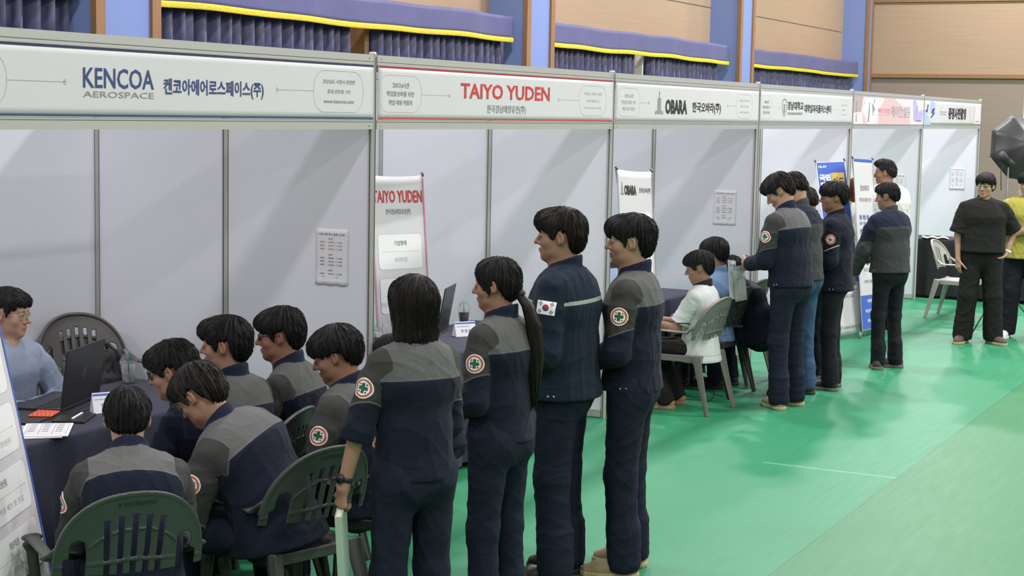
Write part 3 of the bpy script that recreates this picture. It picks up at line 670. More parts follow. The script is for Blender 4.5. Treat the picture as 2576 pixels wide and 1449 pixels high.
def head_parts(s, female=False, fat=0.0):
    k = s; fw = 1.0+fat
    sk = uni([el((0, -.014*k, .030*k), (.078*k, .098*k, .086*k)), el((0, .022*k, -.030*k), (.064*k*fw, .072*k, .080*k))], .03*k)
    jaw = el((0, .030*k, -.078*k), (.052*k*fw, .056*k, .040*k)); cheek = uni([el((x*.038*k, .056*k, -.030*k), (.028*k*fw, .026*k, .026*k)) for x in (-1, 1)])
    chin = el((0, .073*k, -.101*k), (.022*k, .021*k, .019*k)); brow = rc((-.036*k, .078*k, .024*k), (.036*k, .078*k, .024*k), .012*k, .012*k)
    nose = uni([rc((0, .091*k, .012*k), (0, .117*k, -.030*k), .0075*k, .0110*k), rc((-.013*k, .099*k, -.035*k), (.013*k, .099*k, -.035*k), .0085*k, .0085*k)], .008*k)
    sock = uni([el((x*.033*k, .101*k, .004*k), (.019*k, .016*k, .012*k)) for x in (-1, 1)])
    lipu = el((0, .0945*k, -.0610*k), (.023*k, .0115*k, .0058*k)); lipl = el((0, .0925*k, -.0730*k), (.019*k, .0115*k, .0068*k))
    lids = uni([el((x*.033*k, .0835*k, .003*k), (.0155*k, .0135*k, .0115*k)) for x in (-1, 1)])
    ears = uni([el((x*.081*k, -.010*k, -.008*k), (.010*k, .0185*k, .031*k), rotm((1, 0, 0), -.2) @ rotm((0, 0, 1), x*.35)) for x in (-1, 1)])
    earc = uni([el((x*.090*k, -.004*k, -.004*k), (.010*k, .010*k, .018*k)) for x in (-1, 1)])
    lobe = uni([rc((x*.077*k, -.003*k, -.030*k), (x*.077*k, -.001*k, -.034*k), .0075*k, .006*k) for x in (-1, 1)])
    def f(p):
        d = smin(sk(p), jaw(p), .03*k); d = smin(d, chin(p), .025*k); d = smin(d, cheek(p), .02*k); d = smin(d, brow(p), .018*k)
        d = smax(d, -sock(p), .012*k); d = smin(d, lids(p), .004*k); d = smin(d, nose(p), .010*k)
        d = smin(d, lipu(p), .005*k); d = smin(d, lipl(p), .005*k)
        e = smin(ears(p), lobe(p), .006*k); e = smax(e, -earc(p), .005*k)
        return smin(d, e, .006*k)
    return f, (lambda p: np.minimum(lipu(p), lipl(p)))
STY = {
 # az (deg from the front) -> lowest z of the hair; cap thickness; fringe
 'short': dict(line=[(0, .050), (35, .040), (55, .012), (70, -.018), (76, .018), (95, .030), (110, .022), (118, -.010), (135, -.040), (155, -.056), (180, -.060)], cap=(.089, .108, .098), fringe=(.064, .052, .046), fz=.066, fy=.052),
 'full': dict(line=[(0, .030), (35, .030), (55, .004), (70, -.024), (76, .012), (95, .024), (110, .018), (119, -.020), (135, -.065), (155, -.086), (180, -.092)], cap=(.095, .114, .104), fringe=(.076, .062, .050), fz=.064, fy=.052),
 'bowl': dict(line=[(0, .012), (50, .012), (74, .004), (80, .012), (95, .016), (110, .010), (120, -.022), (140, -.062), (180, -.078)], cap=(.098, .118, .104), fringe=(.084, .070, .056), fz=.058, fy=.044),
 'swept': dict(line=[(0, .022), (30, .020), (52, .006), (68, -.030), (76, .008), (95, .026), (110, .018), (119, -.025), (135, -.075), (155, -.100), (180, -.106)], cap=(.092, .112, .100), fringe=(.074, .060, .054), fz=.066, fy=.064),
 'under': dict(line=[(0, .075), (40, .060), (75, .0), (95, .028), (115, -.02), (150, -.055), (180, -.06)], cap=(.082, .101, .092), fringe=(.070, .080, .040), fz=.100, fy=.020),
 'pony': dict(line=[(0, .060), (26, .040), (42, -.055), (60, -.105), (72, -.075), (82, -.02), (96, .020), (110, -.015), (130, -.060), (155, -.088), (180, -.090)], cap=(.087, .108, .096), fringe=(.058, .044, .040), fz=.066, fy=.048),
 'bob': dict(line=[(0, .030), (40, .02), (58, -.14), (90, -.16), (180, -.165)], cap=(.094, .112, .100), fringe=(.060, .05, .044), fz=.064, fy=.05),
 'long': dict(line=[(0, .050), (40, .03), (58, -.20), (90, -.24), (180, -.26)], cap=(.094, .112, .100), fringe=(.060, .05, .044), fz=.064, fy=.05),
}
def make_hair(style, k, seed, parent, m, h, HM, tail=None):
    "hair in head space; HM is the 4x4 of the head in person space"
    st = STY[style]; az = np.radians([a for a, z in st['line']]); zl = np.array([z for a, z in st['line']])*k; c = st['cap']
    cap = el((0, -.015*k, .034*k), [v*k for v in c]); occ = el((0, -.045*k, -.022*k), (.076*k, .068*k, .074*k)); fr = st['fringe']
    fringe = el((0, st['fy']*k, st['fz']*k), [v*k for v in fr]); side = uni([ec((x*.060*k, -.03*k, .03*k), (x*.062*k, .0*k, -.03*k), (1, 0, 0), (.022*k, .06*k), (.018*k, .05*k)) for x in (-1, 1)])
    r = np.random.RandomState(seed); ph = r.uniform(0, 6.28, 8); q0 = np.array([r.uniform(-.02, .02)*k, -.045*k, 0])
    longish = style in ('bob', 'long')
    body = None
    if longish:
        zb = st['line'][-1][1]*k
        body = ec((0, -.020*k, .02*k), (0, -.022*k, zb+.03*k), (1, 0, 0), (.096*k, .108*k), (.098*k if style == 'bob' else .088*k, .078*k))
        if style == 'bob': body = uni([body, ec((-.045*k, -.015*k, zb+.035*k), (.045*k, -.015*k, zb+.035*k), (0, 1, 0), (.066*k, .032*k), (.066*k, .032*k))], .03*k)
    def strand(p):
        x = p[:, 0]-q0[0]; y = p[:, 1]-q0[1]; return np.arctan2(x, y), np.sqrt(x*x+y*y)
    def f(p):
        d = smin(cap(p), occ(p), .03*k); d = smin(d, fringe(p), .03*k); d = smin(d, side(p), .02*k)
        if body is not None:
            d = smin(d, body(p), .03*k)
            fc = np.maximum(np.maximum(p[:, 1]-.060*k, .0)*3, 0)
        a = np.abs(np.arctan2(p[:, 0], p[:, 1]+.005*k)); th, rr = strand(p)
        jit = (0.006*np.sin(th*17+ph[0])+0.005*np.sin(th*31+ph[1])+.004*np.sin(th*53+ph[2]))*k
        line = np.interp(a, az, zl).astype(f32)+jit.astype(f32)
        ridge = (.0022*np.sin(th*23+ph[3]+6*p[:, 2]/k)+.0018*np.sin(th*41+ph[4]-9*p[:, 2]/k)+.0022*np.sin(th*11+ph[5]+14*p[:, 2]/k))*k*np.clip(rr/(.05*k), 0, 1)
        d = d-ridge.astype(f32)
        d = smax(d, (line-p[:, 2])*0.8, .012*k)
        if longish:   # open at the face
            face = el((0, .085*k, -.065*k), (.060*k, .075*k, .105*k))(p); d = smax(d, -face, .01*k)
        return d
    zmin = st['line'][-1][1]*k-.03
    V, Q = snet(f, (-.15*k, -.17*k, min(zmin, -.12*k)), (.15*k, .17*k, .175*k), h)
    n0 = len(V); Qs = [Q]; Vs = [V]
    # loose tapering locks lying on the hair
    nl = 340 if h < 0.005 else 110; G = []; az0 = np.abs(np.arctan2(V[:, 0], V[:, 1]+.005*k)); okv = np.nonzero(V[:, 2] > np.interp(az0, az, zl)+(.034 if not longish else .06)*k)[0]; idx = r.choice(okv, nl)
    PP = V[idx].astype(f32).copy(); LL = r.uniform(.025, .05, nl)*k*(1.6 if longish else 1); SWN = r.uniform(-.03, .03, nl); KJ = []
    for j in range(6):
        e = f32(.003); g = np.stack([f(PP+np.eye(3, dtype=f32)[i]*e)-f(PP-np.eye(3, dtype=f32)[i]*e) for i in range(3)], 1); g = g/np.maximum(np.linalg.norm(g, axis=1), 1e-6)[:, None]
        PP = PP-g*(f(PP)-f32((.0004+.0028*(j/5)**2)*k))[:, None]; KJ.append((PP.copy(), g.copy()))
        out = (PP-np.array([q0[0], q0[1], .12*k]))*np.array([1, 1, .6])
        fy_ = np.where((PP[:, 1] > -.02) & (style in ('short', 'full', 'swept', 'bowl')), .02, -.01)
        fl = out+np.stack([SWN, fy_, np.full(nl, -.05)], 1); fl = fl/np.linalg.norm(fl, axis=1)[:, None]
        fl = fl-g*(fl*g).sum(1)[:, None]*.9; fl = fl/np.linalg.norm(fl, axis=1)[:, None]; PP = (PP+fl*(LL/5)[:, None]).astype(f32)
    G = [[(KJ[j][0][i].astype(float), KJ[j][1][i].astype(float)) for j in range(6)] for i in range(nl)]
    nb = n0; LV = []; LQ = []
    for pts in G:
        w0 = r.uniform(.0014, .0030)*k
        for j, (p, g) in enumerate(pts):
            t = nrm(pts[min(j+1, 5)][0]-pts[max(j-1, 0)][0]+1e-9); b = np.cross(t, g); b = b/max(np.linalg.norm(b), 1e-6); ww = w0*(1, 1, .95, .8, .5, .12)[j]
            LV += [p-b*ww, p+g*ww*.7, p+b*ww, p-g*ww*.6]
        for j in range(5):
            for i in range(4): LQ.append((nb+j*4+i, nb+j*4+(i+1) % 4, nb+j*4+4+(i+1) % 4, nb+j*4+4+i))
        nb += 24
    V2 = np.concatenate([V, np.array(LV)]); Q2 = np.concatenate([Q, np.array(LQ)])
    th = np.arctan2(V2[:, 0]-q0[0], V2[:, 1]-q0[1]); al = V2[:, 2]/k*4
    M = np.array(HM); W = V2 @ M[:3, :3].T + M[:3, 3]
    me = np_mesh('hair', W, Q2); attr(me, 'strand', th); attr(me, 'along', al)
    return link('hair', me, parent, (m,))
def disc_on(f, c, n, up, rad, m_list, name, parent, kind='badge', w=None, hgt=None):
    "a thin emblem pressed on to the cloth surface f"
    n = nrm(n); up = nrm(np.asarray(up)-n*(np.asarray(up) @ n)); rt = np.cross(up, n); b = MB(); N = 28
    def P(x, y, z): return (x, y, z)
    def settle():
        T = np.array(b.v, float); q = np.asarray(c)+rt*T[:, :1]+up*T[:, 1:2]+n*.03
        for _ in range(10): q = q-n*(f(q.astype(f32))*0.85)[:, None]
        b.v = [tuple(v) for v in q+n*T[:, 2:3]]
    def ringm(r0, r1, mi, z):
        b.cur = mi; vs = []
        for k in range(N): vs.append(P(r0*math.cos(2*PI*k/N), r0*math.sin(2*PI*k/N), z)); 
        for k in range(N): vs.append(P(r1*math.cos(2*PI*k/N), r1*math.sin(2*PI*k/N), z))
        b.add(vs, [(k, N+k, N+(k+1) % N, (k+1) % N) for k in range(N)])
    def patch(x0, y0, x1, y1, mi, z, nx=4, ny=4):
        b.cur = mi; vs = [P(x0+(x1-x0)*i/nx, y0+(y1-y0)*j/ny, z) for j in range(ny+1) for i in range(nx+1)]
        b.add(vs, [(j*(nx+1)+i, j*(nx+1)+i+1, (j+1)*(nx+1)+i+1, (j+1)*(nx+1)+i) for j in range(ny) for i in range(nx)])
    if kind == 'badge':
        # white rim, orange ring, white field, green cross, small dark marks
        rings = [(rad*1.0, rad*.90, 0), (rad*.90, rad*.68, 1), (rad*.68, rad*.35, 0), (rad*.35, 0.0005, 0)]
        for r1, r0, mi in rings: ringm(r0, r1, mi, .0025)
        t = rad*.17
        patch(-t, -rad*.5, t, rad*.5, 2, .0032); patch(-rad*.5, -t, -t, t, 2, .0032); patch(t, -t, rad*.5, t, 2, .0032)
        for sx in (-1, 1):
            for sy in (-1, 1): patch(sx*rad*.36-.003, sy*rad*.36-.003, sx*rad*.36+.003, sy*rad*.36+.003, 3, .0032, 1, 1)
        b.cur = 0; bk = [P(rad*math.cos(2*PI*k/N), rad*math.sin(2*PI*k/N), .0025) for k in range(N)]; b2 = [P(rad*math.cos(2*PI*k/N), rad*math.sin(2*PI*k/N), -.004) for k in range(N)]
        b.add(bk+b2, [(k, (k+1) % N, N+(k+1) % N, N+k) for k in range(N)])
        settle(); return b.build(name, [M_WHITEINK, mat('orange_thread', (0.52, 0.13, 0.07), .7), mat('green_thread', (0.03, 0.12, 0.06), .7), M_BLACK], parent, True)
    if kind == 'pink':
        for r1, r0, mi in [(rad, rad*.86, 1), (rad*.86, rad*.6, 1), (rad*.6, .0005, 0)]: ringm(r0, r1, mi, .0025)
        t = rad*.1; patch(-t, -rad*.4, t, rad*.4, 2, .0032); patch(-rad*.4, -t, rad*.4, t, 2, .0034); patch(-rad*.3, -rad*.3, rad*.3, -rad*.2, 2, .0034)
        settle(); return b.build(name, [M_WHITEINK, mat('pink_thread', (0.62, 0.20, 0.15), .7), mat('green_thread', (0.03, 0.12, 0.06), .7), M_BLACK], parent, True)
    # the flag: white field, red over blue disc, black bars in the corners
    W_, H_ = w/2, hgt/2
    patch(-W_, -H_, W_, H_, 0, .002, 8, 6)
    b.cur = 1; R_ = H_*.5; vs = [P(0, 0, .003)]+[P(R_*math.cos(2*PI*k/N), R_*math.sin(2*PI*k/N), .003) for k in range(N)]
    for k in range(N):
        a = 2*PI*(k+.5)/N; b.cur = 1 if math.sin(a+.5) > 0 else 2; b.add([vs[0], vs[1+k], vs[1+(k+1) % N]], [(0, 1, 2)])
    for sx in (-1, 1):
        for sy in (-1, 1):
            for q in (-1, 0, 1):
                b.cur = 3; cx, cy = sx*W_*.62+q*.0042*sx, sy*H_*.58+q*.0035*sy
                a = math.atan2(sy*H_, sx*W_)+PI/2; dx, dy = math.cos(a)*.0085, math.sin(a)*.0085; ex, ey = math.cos(a-PI/2)*.0012, math.sin(a-PI/2)*.0012
                b.add([P(cx-dx-ex, cy-dy-ey, .003), P(cx+dx-ex, cy+dy-ey, .003), P(cx+dx+ex, cy+dy+ey, .003), P(cx-dx+ex, cy-dy+ey, .003)], [(0, 1, 2, 3)])
    settle(); return b.build(name, [M_WHITEINK, M_REDINK, M_NAVYINK, M_BLACK], parent, True)

SHOES = {}
def make_shoe(kind, parent, loc, rz, pitch=0.0, side=1):
    spec = dict(tan=(M_TAN, M_SOLE, 0), black=(M_BLACKLEATHER, M_DARKSOLE, 0), boot=(M_BLACKLEATHER, M_GREYSOLE, 1), hike=(M_BROWNSHOE, M_GREYSOLE, .5), brown=(M_BROWNSHOE, M_SOLE, 0), white=(M_WHITESHOE, M_WHITESHOE, 0), wood=(M_WOODSHOE, M_TAN, 0))[kind]
    if kind not in SHOES:
        bt = spec[2]
        last = uni([ec((0, -.045, .045), (.004, .10, .040), (1, 0, 0), (.036, .045), (.044, .040)), ec((.004, .10, .036), (.002, .165, .030), (1, 0, 0), (.045, .036), (.036, .026)), rc((0, -.03, .04), (0, -.02, .085+.09*bt), .038, .036)], .03)
        def up(p):
            d = smax(last(p), -(p[:, 2]-.016), .004)
            if not bt: d = smax(d, -rc((0, -.022, .085), (0, -.015, .14), .028, .032)(p), .004)
            return d-.0012*np.sin(p[:, 1]*260)*(np.abs(p[:, 0]) < .014)*(p[:, 1] > 0.02)*(p[:, 1] < .09)
        def so(p): return smax(np.maximum(last(p*A(1, 1, 0)+A(0, 0, .034))-.006, p[:, 2]-.026), -p[:, 2], .003)-.0008*np.sin(p[:, 1]*300)
        V, Q = snet(up, (-.07, -.12, 0), (.07, .23, .24), .005); V2, Q2 = snet(so, (-.07, -.12, -.01), (.07, .23, .05), .005)
        SHOES[kind] = (np_mesh('shoe', V, Q), np_mesh('sole', V2, Q2)); SHOES[kind][0].materials.append(spec[0]); SHOES[kind][1].materials.append(spec[1])
    a, b = SHOES[kind]
    o = bpy.data.objects.new('shoe', a); COL.objects.link(o); o.parent = parent; o.location = loc; o.rotation_euler = (pitch, 0, rz)
    q = bpy.data.objects.new('sole', b); COL.objects.link(q); q.parent = o
    return o
EYEM = {}
def eye_mesh(k):
    if 'e' not in EYEM:
        b = MB(); N = 12; vs = []; fs = []; mi = []
        for i in range(1, 9):
            th = PI*i/9
            for j in range(N): vs.append((.012*math.sin(th)*math.cos(2*PI*j/N), .012*math.cos(th), .012*math.sin(th)*math.sin(2*PI*j/N)))
        b.cur = 1; b.add(vs[:N]+[(0, .012, 0)], [(j, (j+1) % N, N) for j in range(N)])
        b.add(vs[:2*N], [(j, N+j, N+(j+1) % N, (j+1) % N) for j in range(N)]); b.cur = 0
        b.add(vs, [(i*N+j, (i+1)*N+j, (i+1)*N+(j+1) % N, i*N+(j+1) % N) for i in range(1, 7) for j in range(N)])
        me = bpy.data.meshes.new('eye'); me.from_pydata(b.v, [], b.f); me.materials.append(M_EYE); me.materials.append(M_IRIS); me.polygons.foreach_set('material_index', b.mi)
        me.polygons.foreach_set('use_smooth', [True]*len(me.polygons)); EYEM['e'] = me
    return EYEM['e']
ARM_DOWN = dict(u=(.14, -.04, -1), f=(.04, .22, -1), h=(0, .15, -1), n=(-1, 0, 0), t=(0, 1, 0), curl=.45)
PEOPLE = {}
def person(key, label, hx, hy, H=1.75, rz=0, seated=False, lean=3, side=0, twist=0, hyaw=0, hpitch=5, htilt=0, al=None, ar=None, top=J_STUDENT, hem=.02, slv=1.0, short=None, bulk=1.0,
           legs=T_NAVY, legw=1.0, shoe='black', hair='full', hmat=H_BLACK, skin=SK, glasses=None, badge=None, flag=False, female=False, fat=0.0, h=.006, hs=.0035, collar='jacket',
           stance=.0, kneeout=.0, shin=0.0, foot=None, extra=None, yoke=-.135, crown=None, seed=None, belly=0.0, group=None):
    s = H/1.75; seed = seed if seed is not None else len(PEOPLE)*13+5; k = s*(.97 if female else 1.0)
    root = empty('person', (0, 0, 0), math.radians(rz)); tag(root, label, 'person', group)
    X = A(1, 0, 0)
    hz = (.505 if seated else .945)*s; q_ = (.93 if seated else 1.0)*s; P = np.array([0, 0, hz]); S_ = math.radians(side); hp = math.radians(hpitch)
    def up(a): return nrm([math.sin(S_)*math.cos(a), math.sin(a), math.cos(a)])
    HR = Matrix.Rotation(math.radians(hyaw), 4, 'Z') @ Matrix.Rotation(-hp, 4, 'X') @ Matrix.Rotation(math.radians(htilt), 4, 'Y'); HRn = np.array(HR)[:3, :3]
    def spine(L):
        waist = P+up(L*.35)*.17*q_; chest = waist+up(L*.9)*.20*q_; neckb = chest+up(L*1.15)*.157*q_
        U = nrm(neckb-chest); lat = nrm(np.array([math.cos(math.radians(twist)), math.sin(math.radians(twist)), 0])); lat = nrm(lat-U*(lat @ U)); fwd = np.cross(U, lat)
        nk = nrm(up(L*1.0)*.6+np.array([0, math.sin(hp*.7), math.cos(hp*.7)])*.7+np.array([0, .10, 0]))
        return waist, chest, neckb, U, lat, fwd, nk, neckb+nk*.158*s
    L = math.radians(lean)
    if crown:     # bend further forward until the crown is at the wanted height
        lo_, hi_ = 0.0, 1.25
        for _ in range(24):
            L = (lo_+hi_)/2; z_ = (spine(L)[-1]+HRn @ np.array([0, -.02, .140])*k)[2]
            if z_ > crown: lo_ = L
            else: hi_ = L
    waist, chest, neckb, U, lat, fwd, nk, hc = spine(L)
    HM = HR.copy(); HM.translation = Vector(hc)
    # place so that the crown stands over (hx, hy)
    c_, s_ = math.cos(math.radians(rz)), math.sin(math.radians(rz)); topc = hc+HRn @ np.array([0, -.015, .03])*k
    root.location = (hx-(c_*topc[0]-s_*topc[1]), hy-(s_*topc[0]+c_*topc[1]), 0)
    sw = (.152 if female else .170)*s*(1+.3*(bulk-1)); J = {}
    for sd, nm, arm in ((-1, 'L', al), (1, 'R', ar)):
        a = dict(ARM_DOWN); a.update(arm or {})
        def dv(v): v = np.array(v, float); return nrm(np.array([v[0]*sd, v[1], v[2]]))
        sh = neckb-U*.078*s+lat*sd*sw+fwd*.005; el_ = sh+dv(a['u'])*.285*s; wr = el_+dv(a['f'])*.250*s
        J[nm] = dict(sh=sh, el=el_, wr=wr, h=dv(a['h']), n=dv(a['n']), t=dv(a['t']), curl=a['curl'], sd=sd)
    # body: head, neck, shoulders, arms, hands in one surface
    hf, lipf = head_parts(k, female, fat); HRf = HRn.astype(f32); hcf = hc.astype(f32)
    head = local(lambda p: hf((p-hcf) @ HRf), hc, .17*k)
    neck = rc(hc+HRn @ np.array([0, -.022, -.055])*k, neckb+U*-.02*s+fwd*-.006, (.048 if female else .055)*s*(1+fat*.6), (.052 if female else .058)*s*(1+fat*.5))
    neck2 = rc(hc+HRn @ np.array([0, .035, -.085])*k, neckb+fwd*.03*s, .026*s, .045*s)
    core = uni([rc(J['L']['sh']-U*.01, J['R']['sh']-U*.01, .042*s, .042*s), rc(neckb-U*.03, chest, .06*s, .09*s)], .04)
    arms = [uni([rc(j['sh'], j['el'], .043*s, .037*s), rc(j['el'], j['wr'], .037*s, .0265*s)], .02) for j in J.values()]
    hands = [hand_sdf(j['wr'], j['h'], j['n'], j['t'], j['curl'], s*(.92 if female else 1.0)) for j in J.values()]
    parts_ = [core]+arms
    def bodyf(p):
        d = smin(head(p), neck(p), .022*s); d = smin(d, neck2(p), .025*s); d = smin(d, core(p), .03*s)
        for g in arms: d = smin(d, g(p), .02*s)
        for g in hands: d = smin(d, g(p), .018*s)
        return d
    pts = [hc+np.array([.15, .17, .16]), hc-np.array([.15, .15, .16])]
    for j in J.values(): pts += [j['sh'], j['el'], j['wr'], j['wr']+j['h']*.19]
    pts = np.array(pts); lo = pts.min(0)-.09; hi = pts.max(0)+.09; lo = np.minimum(lo, chest-.12); hi = np.maximum(hi, chest+.1)
    sdf_obj('body', bodyf, lo, hi, hs*1.15, (skin,), root, lip=lambda V: lipf((V-hcf) @ HRf))
    # hair
    make_hair(hair, k, seed, root, hmat, hs, HM)
    # eyes and brows
    for sx in (-1, 1):
        e = bpy.data.objects.new('eye', eye_mesh(k)); COL.objects.link(e); e.parent = root
        e.matrix_local = HM @ Matrix.Translation(Vector((sx*.033*k, .0850*k, .003*k))) @ Matrix.Diagonal((k*1.15, k, k*.62, 1))
        b = MB(); b.tube([Vector((sx*x*k, y*k, z*k)) for x, y, z in ((.016, .0925, .020), (.028, .0915, .0235), (.040, .084, .0235), (.050, .074, .019))], [.0022*k, .003*k, .0026*k, .001*k], 6, flat=.8)
        o = b.build('eyebrow', hmat if hmat is not H_ORANGE else H_BROWN, root, True); o.matrix_local = HM
    # jacket / shirt
    bk = bulk*(.92 if female else 1.0); mid = (P+waist)/2
    hemc = P-up(L*.35)*(hem+(.035 if seated else 0))*s
    hr = ((.192 if seated else .180)*s*bk, ((.168 if seated else .142)+belly*.5)*s*bk); wr_ = (.160*s*bk*(.93 if female else 1), (.118+belly)*s*bk); cr = (.172*s*bk, .126*s*bk)
    tors = uni([ec(hemc, waist, lat, hr, wr_), ec(waist, chest, lat, wr_, cr), ec(chest, chest*.35+neckb*.65-U*.03*s, lat, cr, (.140*s*bk, .090*s*bk)),
                rc(neckb+U*-.052*s-fwd*.012*s, J['L']['sh']+U*.002*s, .058*s, .052*s*bk), rc(neckb+U*-.052*s-fwd*.012*s, J['R']['sh']+U*.002*s, .058*s, .052*s*bk), el(neckb-U*.125*s-fwd*.040*s, (.150*s*bk, .078*s*bk, .125*s), np.stack([lat, fwd, U], 1).astype(f32))], .055*s)
    sl = []
    for j in J.values():
        e1 = j['el'] if short is None else j['sh']+(j['el']-j['sh'])*short
        ups = uni([rc(j['sh'], j['sh']*.7+e1*.3, .054*s*bk, .064*s*bk), rc(j['sh']*.7+e1*.3, e1, .064*s*bk, (.062 if short is None else .074)*s*bk)], .02*s); frac = slv
        if short is None and frac > 0:
            e2 = j['el']+(j['wr']-j['el'])*frac; ups = uni([ups, rc(j['el'], e2, .061*s*bk, (.048 if frac > .8 else .058)*s*bk)], .03*s)
            cutp, cutn = e2, nrm(j['wr']-j['el'])
        else: cutp, cutn = (e1, nrm(j['el']-j['sh'])) if short is not None else (j['el'], nrm(j['el']-j['sh']))
        if short is None and frac < .8:   # rolled cuff
            roll = rc(cutp-cutn*.045*s, cutp-cutn*.005*s, .061*s*bk, .063*s*bk); ups = uni([ups, roll], .004)
        cutp = cutp.astype(f32); cutn = cutn.astype(f32)
        sl.append((ups, cutp, cutn, j))
    fo1 = fold(seed, (26, 16, 6), .0055*s); fo2 = fold(seed+1, (18, 18, 34), .006*s)
    hemf = hemc.astype(f32); hn = up(L*.35).astype(f32); Uf = U.astype(f32); nbf = neckb.astype(f32)
    def torso_d(p): return smax(tors(p)+fo1(p), -((p-hemf) @ hn+.015*s), .006)
    def slv_d(p):
        d = None
        for ups, cp, cn, j in sl:
            e = smax(ups(p)+fo2(p)*1.0, (p-cp) @ cn, .006); d = e if d is None else np.minimum(d, e)
        return d
    nd = nrm(nk*.9-fwd*.25+U*.1)
    if collar in ('jacket', 'shirt', 'polo'):
        ch = .050 if collar == 'jacket' else .046
        c0 = neckb-U*.015*s; c1 = neckb+nd*ch*s-fwd*.006*s
        colo = rc(c0-fwd*.006*s, c1-fwd*.002*s, .080*s, .073*s); coli = rc(c1-nd*.010*s, c1+nd*.06*s, .060*s, .060*s); c1f = c1.astype(f32); ndf = nrm(nd+fwd*.50).astype(f32); vn = neckb+fwd*.075*s
        def col_d(p):
            d = smax(colo(p), (p-c1f) @ ndf, .005); d = smax(d, -coli(p), .004)
            return d
    else:
        def col_d(p): return np.full(len(p), 1.0, f32)
    hole = rc(neckb-fwd*.005, neckb+nk*.2, .060*s, .060*s)
    def jf(p):
        d = smin(torso_d(p), slv_d(p), .012*s)
        if collar == 'tee': d = smax(d, -hole(p), .006)
        return smin(d, col_d(p), .006*s)
    pts = np.array([hemc, chest, neckb+U*.09]+[q for j in J.values() for q in (j['sh'], j['el'], j['wr'])]); lo = pts.min(0)-.17*bulk; hi = pts.max(0)+.17*bulk
    lo[2] = pts[:, 2].min()-.10; hi[2] = max(hi[2]-.07, neckb[2]+.1)
    def yokef(V):
        zt = (V-nbf) @ Uf - f32(yoke*s)+.12*((V-nbf) @ lat.astype(f32))**2; dt = tors(V); ds = np.min([ups(V) for ups, _, _, _ in sl], 0)
        t = np.full(len(V), 9, f32); best = np.full(len(V), 9, f32)
        for ups, cp, cn, j in sl:
            ax = nrm(j['el']-j['sh']).astype(f32); q = (V-j['sh'].astype(f32)) @ ax; dd = ups(V); m = dd < best; lowr = (V-j['el'].astype(f32)) @ nrm(j['wr']-j['el']).astype(f32) > -.02; t[m] = np.where(lowr, -1, f32(.185*s)-q+.03*((V-j['sh'].astype(f32)) @ fwd.astype(f32))/.06)[m]; best = np.minimum(best, dd)
        return np.where(sleevef(V) > 0, t, zt)
    def sleevef(V):
        out = np.full(len(V), -9, f32); dt = tors(V)
        for ups, cp, cn, j in sl:
            sh = j['sh'].astype(f32); q = (V-sh) @ nrm(j['el']-j['sh']).astype(f32); w_ = np.clip((q-.005)/.05, 0, 1)
            pl = (V-sh) @ (lat*j['sd']).astype(f32)+.008; far = np.abs(ups(V)) > .05
            v = (1-w_)*pl+w_*(dt-ups(V)); out = np.maximum(out, np.where(far, -1, v))
        return out
    if collar != 'none':
        sdf_obj('jacket' if collar == 'jacket' else 'shirt', jf, lo, hi, h, (top,), root, yoke=yokef, sleeve=sleevef, seam=sleevef, hem=lambda V: (V-hemf) @ hn-f32(.045*s), collar=lambda V: np.minimum(torso_d(V), slv_d(V))-col_d(V)+.001)
        bt = MB()
        if collar == 'jacket' and h < .008:
            for sx in (-1, 1):
                for dy in (.0, -.028):
                    q = hemc+lat*sx*.5+fwd*(.02+dy)+hn*.01
                    for _ in range(25): q = q-lat*sx*float(torso_d(np.array([q], f32))[0])*.8
                    n_ = lat*sx; a = Vector(q); bt.tube([a-Vector(n_)*.002, a+Vector(n_)*.003], [.0065, .006], 10)
            bt.build('hem_button', M_METALBTN, root, True)
    # legs
    hipw = .088*s; kn = []; an = []
    for sd in (-1, 1):
        hip = P+np.array([sd*hipw, 0, -.02*s])
        if seated:
            kk = hip+nrm([sd*(.10+kneeout), 1, -.02])*.42*s; aa = kk+nrm([sd*.02, -.12+shin, -1])*(kk[2]-.085*s)/nrm([sd*.02, -.12+shin, -1])[2]*-1
        else:
            kk = hip+nrm([sd*(.04+stance), .05, -1])*.425*s; aa = kk+nrm([sd*(.02+stance), -.06, -1])*(kk[2]-.085*s)
        kn.append((hip, kk)); an.append(aa)
    lw = legw; le = []
    for i, (hip, kk) in enumerate(kn):
        le.append(rc(hip, kk, .092*s*lw**.5, .066*s*lw)); le.append(rc(kk, an[i]+np.array([0, 0, -.02]), .066*s*lw, .060*s*lw*1.05))
        le.append(rc(kk*.35+an[i]*.65+np.array([0, -.012, 0]), an[i]+np.array([0, -.008, .0]), .062*s*lw, .062*s*lw))
    pel = ec(P-np.array([0, .01*s, .045*s]), P+np.array([0, 0, .10*s]), X, (.152*s*bulk, .108*s*bulk), (.145*s*bulk, .10*s*bulk)); butt = uni([rc(P+np.array([x*.07*s, -.045*s, -.045*s]), P+np.array([x*.07*s, -.04*s, -.03*s]), .072*s, .072*s) for x in (-1, 1)])
    LA = uni(le[:3], .03*s); LB = uni(le[3:], .03*s); fo3 = fold(seed+2, (18, 14, 20) if not seated else (20, 26, 16), .0055*s); zc = f32(.035*s)
    anf = [a.astype(f32) for a in an]
    def tf(p):
        d = smin(np.minimum(LA(p), LB(p)), smin(pel(p), butt(p), .05*s), .05*s)+fo3(p)
        d = smax(d, -(p[:, 2]-zc), .006); return np.maximum(d, (p[:, 2]-f32(P[2]+.10*s)))
    pts = np.array([P+np.array([0, -.1, .13]), P]+[q for a in kn for q in a]+an); lo = pts.min(0)-.14*max(1, lw*.9); hi = pts.max(0)+.14*max(1, lw*.9); lo[2] = 0.02; hi[2] = P[2]+.14
    sdf_obj('trousers', tf, lo, hi, h*1.1, (legs,), root)
